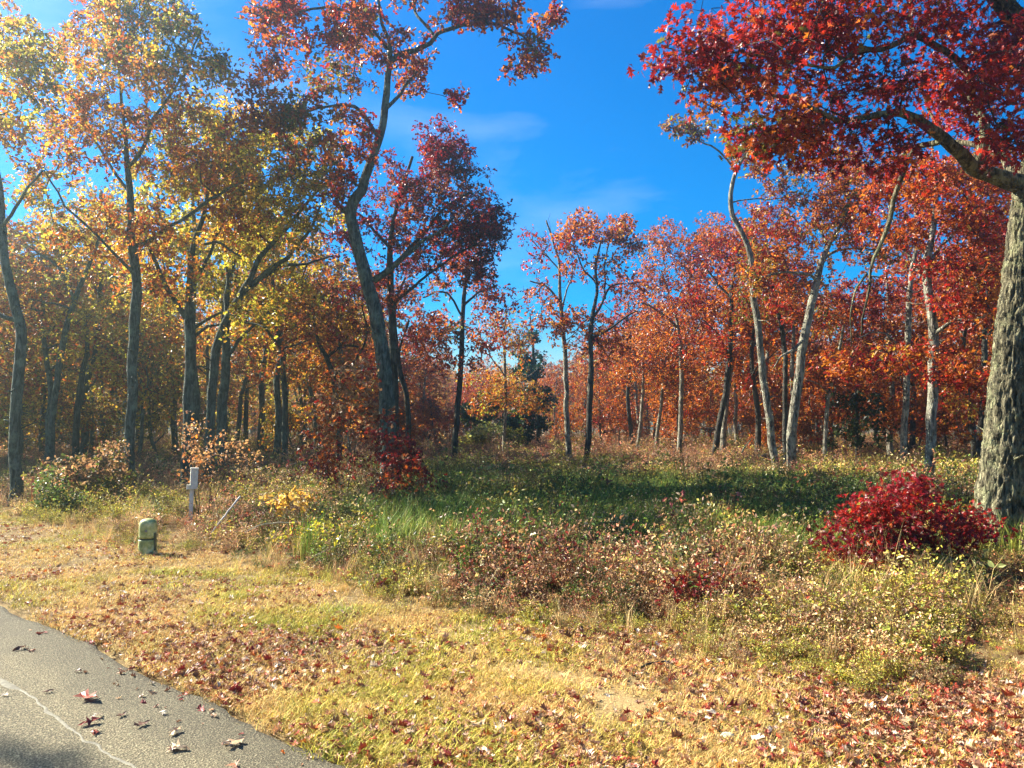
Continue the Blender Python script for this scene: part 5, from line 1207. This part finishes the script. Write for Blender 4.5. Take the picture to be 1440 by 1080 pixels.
bush('shrub', 'tan leaved shrub mound left of the tall straight grey oak', 14.5,
     [(130, 665, 60, 28, 80, 0, .9), (85, 665, 45, 22, 40, .3, .6), (160, 640, 28, 18, 22, .4, .5), (120, 710, 70, 30, 60, -.5, .7), (150, 735, 50, 20, 30, -1, .5)], [(TAN, 4), (OLIV, 3), (GREN, 2.5), (BRWN, 1)], .085, OAK_M, 3, 7, .13, 18, 8)
bush('shrub', 'yellow green straggly shrub at the scrub edge below the yellow sapling', 9.2,
     [(445, 752, 55, 18, 30, 0, .7), (485, 742, 45, 16, 18, .3, .5), (405, 760, 30, 12, 10, 0, .3)], [(LYGR, 3), (OLIV, 3), (TAN, 2), (RUST, .8)], .052, OVAL, 2, 6, .11, 19, 8, r0=.0018)
bush('shrub', 'pale green leafy weeds at the foot of the massive mossy trunk', 7.4,
     [(1365, 815, 45, 30, 45, 0, .5), (1410, 860, 40, 36, 45, -.3, .4), (1330, 850, 45, 22, 26, -.2, .4)], [((.30, .30, .10), 4), (OLIV, 3), (TAN, 2), (BRWN, 1)], .075, OVAL, 2, 6, .09, 20, 8, r0=.0018)
bush('shrub', 'sunlit pale green mound at the far end of the clearing', 40,
     [(690, 612, 28, 18, 60, 0, 1.2), (665, 618, 20, 12, 24, 0, .8)], [((.34, .36, .10), 4), (YGRN, 3), (OLIV, 2)], .16, RHOMB, 3, 7, .3, 21, 6, r0=.006)
bush('shrub', 'rounded bright green bush against the dark evergreen', 42,
     [(724, 615, 16, 18, 50, 0, .8)], [((.10, .17, .02), 4), (YGRN, 1.5)], .14, RHOMB, 3, 7, .25, 22, 5, r0=.006)
# evergreens beyond the clearing
EVER = [((.012, .035, .012), 4), ((.025, .06, .016), 3), ((.05, .08, .02), 1)]
traced_tree('pine_tree', 'dark green evergreen at the far end of the clearing', 44,
    [[(757, 624, 8), (756, 580, 7), (752, 520, 6), (748, 470, 4), (745, 440, 2)]],
    [(738, 600, 34, 26, 110, 0, 1.4), (755, 560, 26, 22, 60, 0, 1.1), (742, 510, 24, 26, 60, 0, 1), (744, 478, 14, 18, 14, 0, .7)], EVER, BARK_DARK, leaf=.2, tmpl=RHOMB, ros=4, per=9, spread=.34, seed=41, sides=8)
traced_tree('pine_tree', 'lighter feathery pine left of the dark evergreen beyond the clearing', 46,
    [[(668, 622, 6), (668, 590, 5), (667, 560, 3)]],
    [(670, 582, 32, 18, 70, 0, 1.4), (690, 565, 25, 15, 40, 0, 1)], [((.07, .12, .025), 4), ((.12, .16, .03), 3), (GREN, 2)], BARK_DARK, leaf=.2, tmpl=RHOMB, ros=4, per=8, spread=.34, seed=42, sides=8)
traced_tree('pine_tree', 'small dark cedar in the shade behind the thin pale pole-like trunk', 27,
    [[(1205, 640, 7), (1205, 590, 6), (1203, 540, 3)]],
    [(1210, 610, 60, 26, 26, 0, 1.6), (1190, 570, 35, 22, 12, 0, 1), (1235, 575, 30, 20, 9, 0, 1)], [((.02, .035, .01), 4), ((.05, .06, .015), 2)], BARK_DARK, leaf=.16, tmpl=RHOMB, ros=4, per=8, spread=.28, seed=43, sides=8)

# ------------------------------------------------------------------ far-off wood that reads as one mass
C_FAR = sub('far_wood_sources')
for i, (pal, bark) in enumerate([(PAL_ORANGE, BARK_PALE), (PAL_BROWN, BARK_DARK), (PAL_RUSTOL, BARK_DARK), (PAL_GOLD, BARK_PALE)]):
    source(C_FAR, 'f%d_tree' % i, proto_tree(800 + i, 9.5, pal, bark, .24, 150, .12, 2.6, RHOMB, True, 6, 5))
d = rs.uniform(82, 190, 700); px = rs.uniform(-300, 1740, 700); x = (px - 720) / F * d
n = len(d)
scatter('distant_woods', C_FAR, np.column_stack([x, d, 0 * x]), np.column_stack([0 * x, 0 * x, rs.uniform(0, 6.28, n)]), rs.uniform(.75, 1.1, n), rs.integers(0, 4, n), np.ones((n, 3)), 'distant autumn woods closing the view behind the clearing')

# ------------------------------------------------------------------ small made things
def lathe(mb, prof, sides, sq=1.0, sqy=1.0, power=2.0, mat=0):
    prof = np.array(prof, float); th = np.arange(sides) / sides * 2 * np.pi
    c, s = np.cos(th), np.sin(th)
    k = (np.abs(c) ** power + np.abs(s) ** power) ** (-1 / power)
    v = np.stack([prof[:, 0][:, None] * (c * k)[None] * sq, prof[:, 0][:, None] * (s * k)[None] * sqy, np.repeat(prof[:, 1][:, None], sides, 1)], -1)
    i = np.arange(len(prof) * sides).reshape(len(prof), sides); j = np.roll(i, -1, 1)
    f = np.stack([i[:-1], j[:-1], j[1:], i[1:]], -1).reshape(-1, 4)
    mb.add(v.reshape(-1, 3), [f, i[-1][None], i[0][None, ::-1]], None, mat, True)

def pedestal_material():
    m, N, K = nmat('pedestal_plastic')
    out = N('ShaderNodeOutputMaterial'); pb = N('ShaderNodeBsdfPrincipled', i_Roughness=.5)
    tc = N('ShaderNodeTexCoord')
    n1 = N('ShaderNodeTexNoise', i_Scale=9.0, i_Detail=6.0, i_Roughness=.65)
    r1 = N('ShaderNodeValToRGB'); ramp(r1, [(.32, (.08, .10, .025)), (.46, (.27, .31, .09)), (.62, (.52, .53, .26))])
    K(tc.outputs['Object'], n1.inputs[0]); K(n1.outputs[0], r1.inputs[0]); K(r1.outputs[0], pb.inputs['Base Color']); K(pb.outputs[0], out.inputs[0])
    return m
PM = pedestal_material()
b = np.array([(213 - 720) / F * 9.5, 9.5, 0]); zg = float(ground_z(b[0], b[1])[0]); b[2] = zg
ped = empty('utility_pedestal', b, 'short round-topped greenish utility pedestal at the edge of the verge', 'utility pedestal')
mb = MB(); lathe(mb, [(.116, -.05), (.116, .02), (.108, .06), (.104, .17), (.103, .185)], 40, 1, .85, 2.6); link('base_sleeve', mb.mesh('base_sleeve', PM), ped)
mb = MB(); lathe(mb, [(.098, .182), (.097, .19), (.097, .205), (.098, .208)], 40, 1, .85, 2.6); link('seam_band', mb.mesh('seam_band', plain('pedestal_seam', (.05, .06, .03), .7)), ped)
mb = MB(); lathe(mb, [(.102, .206), (.103, .225), (.103, .35), (.101, .38), (.094, .405), (.080, .425), (.058, .440), (.030, .447), (.004, .449)], 40, 1, .85, 2.5); link('dome_cover', mb.mesh('dome_cover', PM), ped)
def box(mb, c, s, rz=0, bev=.0):
    x0, y0, z0 = [q / 2 for q in s]
    v = np.array([[a * x0, b_ * y0, c_ * z0] for a in (-1, 1) for b_ in (-1, 1) for c_ in (-1, 1)], float)
    ca, sa = math.cos(rz), math.sin(rz)
    v = np.column_stack([v[:, 0] * ca - v[:, 1] * sa, v[:, 0] * sa + v[:, 1] * ca, v[:, 2]]) + np.array(c)
    mb.add(v, np.array([[0, 1, 3, 2], [4, 6, 7, 5], [0, 4, 5, 1], [2, 3, 7, 6], [0, 2, 6, 4], [1, 5, 7, 3]]))
mb = MB(); box(mb, (.104, -.02, .16), (.012, .05, .22), .1); link('shade_strip', mb.mesh('shade_strip', plain('pedestal_shade', (.09, .10, .05), .6)), ped)  # dark strip standing in for the shadow down the pedestal's right side
mb = MB(); lathe(mb, [(.016, -.004), (.016, .006), (.010, .010), (.002, .011)], 12); o = link('lock_bolt', mb.mesh('lock_bolt', plain('bolt_metal', (.25, .24, .2), .4)), ped, (0.02, -.091, .30)); o.rotation_euler = (R(90), 0, 0)

WP = plain('white_painted_wood', (.66, .66, .56), .6, .3, .3, 12.0)
dpost = 12.6; pb_ = P(268, 717, dpost)
post = empty('marker_post', (pb_[0], dpost, 0), 'slim white marker post with a white box on top, among the shrubs', 'marker post')
zt = P(272, 659, dpost)[2]; zb = P(270, 687, dpost)[2]
mb = MB(); box(mb, (0, 0, zb / 2 - .05), (.06, .05, zb + .1), .3); link('stake', mb.mesh('stake', WP, False), post)
mb = MB(); box(mb, (.035, -.02, (zt + zb) / 2), (.115, .12, zt - zb), .45); link('marker_box', mb.mesh('marker_box', WP, False), post)
mb = MB(); box(mb, (.035, -.02, zt + .008), (.13, .135, .016), .45); link('box_lid', mb.mesh('box_lid', WP, False), post)
mb = MB(); box(mb, (-.035, -.06, zb + .03), (.055, .05, .075), .45); link('bracket', mb.mesh('bracket', WP, False), post)
post.rotation_euler = (0, R(1.5), 0)

def stick(name, label, pts, r, mat, cat, side=None):
    pts = np.array(pts); o = pts[0].copy()
    root = None
    mb = MB(); q, rr = resample(pts - o, r, .06); q[1:-1] += np.random.default_rng(len(label)).normal(0, .004, q[1:-1].shape)
    tube(mb, q, rr, 8, True, None, 0, .1, 3)
    ob = link(name, mb.mesh(name, mat, False), None, o); tag(ob, label, cat)
    return ob
stick('leaning_pole', 'thin weathered white pole leaning out of the scrub', [P(296, 752, 10.2), P(310, 733, 10.3), P(338, 698, 10.6)], [.011, .012, .012], plain('weathered_pole', (.55, .50, .42), .7), 'pole')
stick('fallen_branch', 'pale dead stick lying level on the scrub right of the leaning pole', [P(345, 748, 9.6), P(368, 738, 9.8), P(400, 735, 10), P(428, 734, 10.2)], [.008, .010, .011, .008], plain('dead_wood', (.50, .40, .24), .8), 'branch')
stick('fallen_branch', 'bleached bent branch arching out of the scrub edge at lower left centre', [P(428, 792, 8.6), P(450, 778, 8.7), P(475, 768, 8.9), P(490, 762, 9.1)], [.008, .010, .009, .005], plain('dead_wood_b', (.52, .42, .25), .8), 'branch')
stick('fallen_branch', 'short dark stick on the bare sandy patch', [(0.84, 4.98, .02), (0.90, 5.04, .03), (0.97, 5.07, .035), (1.06, 5.10, .03)], [.008, .009, .008, .004], BARK_DARK, 'branch')
d = 14.0; sb = P(45, 704, d)
stake = empty('survey_stake', (sb[0], d, 0), 'thin orange survey stake with ribbon at the far left edge of the scrub', 'survey stake')
OM = plain('orange_stake_paint', (.62, .16, .08), .6, .3, .25, 20)
zt = P(44, 671, d)[2]
mb = MB(); box(mb, (0, 0, zt / 2 - .05), (.034, .022, zt + .1), .2); link('stake_body', mb.mesh('stake_body', OM, False), stake)
mb = MB(); q = np.array([[.02, -.02, zt - .03], [.06, -.03, zt - .06], [.085, -.03, zt - .13], [.08, -.035, zt - .2]])
v = np.vstack([q + [0, 0, .012], q - [0, 0, .018]]); mb.add(v, np.array([[i, i + 1, i + 5, i + 4] for i in range(3)])); link('ribbon', mb.mesh('ribbon', OM, False), stake)

def rock(label, px, py, s, seed, flat=.5):
    d = 1675 / (py - 600); x = (px - 720) / F * d
    rng = np.random.default_rng(seed)
    th, ph = np.meshgrid(np.arange(14) / 14 * 2 * np.pi, np.linspace(-1.45, 1.45, 8))
    v = np.stack([np.cos(ph) * np.cos(th), np.cos(ph) * np.sin(th) * .8, np.sin(ph) * flat], -1).reshape(-1, 3)
    v *= (0.75 + .5 * vnoise(v, 1.6, seed))[:, None] * s / 2
    i = np.arange(14 * 8).reshape(8, 14); j = np.roll(i, -1, 1)
    mb = MB(); mb.add(v, [np.stack([i[:-1], j[:-1], j[1:], i[1:]], -1).reshape(-1, 4), i[-1][None], i[0][None, ::-1]], None, 0, True)
    o = link('stone', mb.mesh('stone', STONE, False), None, (x, d, float(ground_z(x, d)[0]) + s * flat * .28)); tag(o, label, 'stone', 'stones in the verge')
STONE = plain('pale_stone', (.55, .52, .40), .8, .3, .35, 40, bump=.4)
rock('pale rounded stone in the grass near the bottom right', 1016, 1023, .075, 5)
rock('small flat stone right of the bare sandy patch', 988, 957, .05, 6)
rock('whitish pebble at the right end of the sandy patch', 910, 945, .032, 7)
rock('larger white pebble left of the bare patch', 747, 992, .045, 8)
rock('chalky chip touching the larger white pebble', 755, 999, .035, 9)

# ------------------------------------------------------------------ thin air volume added to imitate the lens glare on the left
mh = bpy.data.materials.new('glare_air'); mh.use_nodes = True
nt = mh.node_tree; nt.nodes.clear()
pv = nt.nodes.new('ShaderNodeVolumePrincipled'); on = nt.nodes.new('ShaderNodeOutputMaterial')
pv.inputs['Color'].default_value = (0.66, 0.93, 0.93, 1)
pv.inputs['Density'].default_value = 0.0034
pv.inputs['Anisotropy'].default_value = 0.89
nt.links.new(pv.outputs[0], on.inputs['Volume'])
mb = MB(); box(mb, (0, 150, 8), (1000, 800, 18.4)); mb.c = [np.ones((8, 3))]
tag(link('glare_haze', mb.mesh('glare_haze', mh, False)), 'thin teal veil added in the air to imitate the lens glare', None, None, 'stuff')
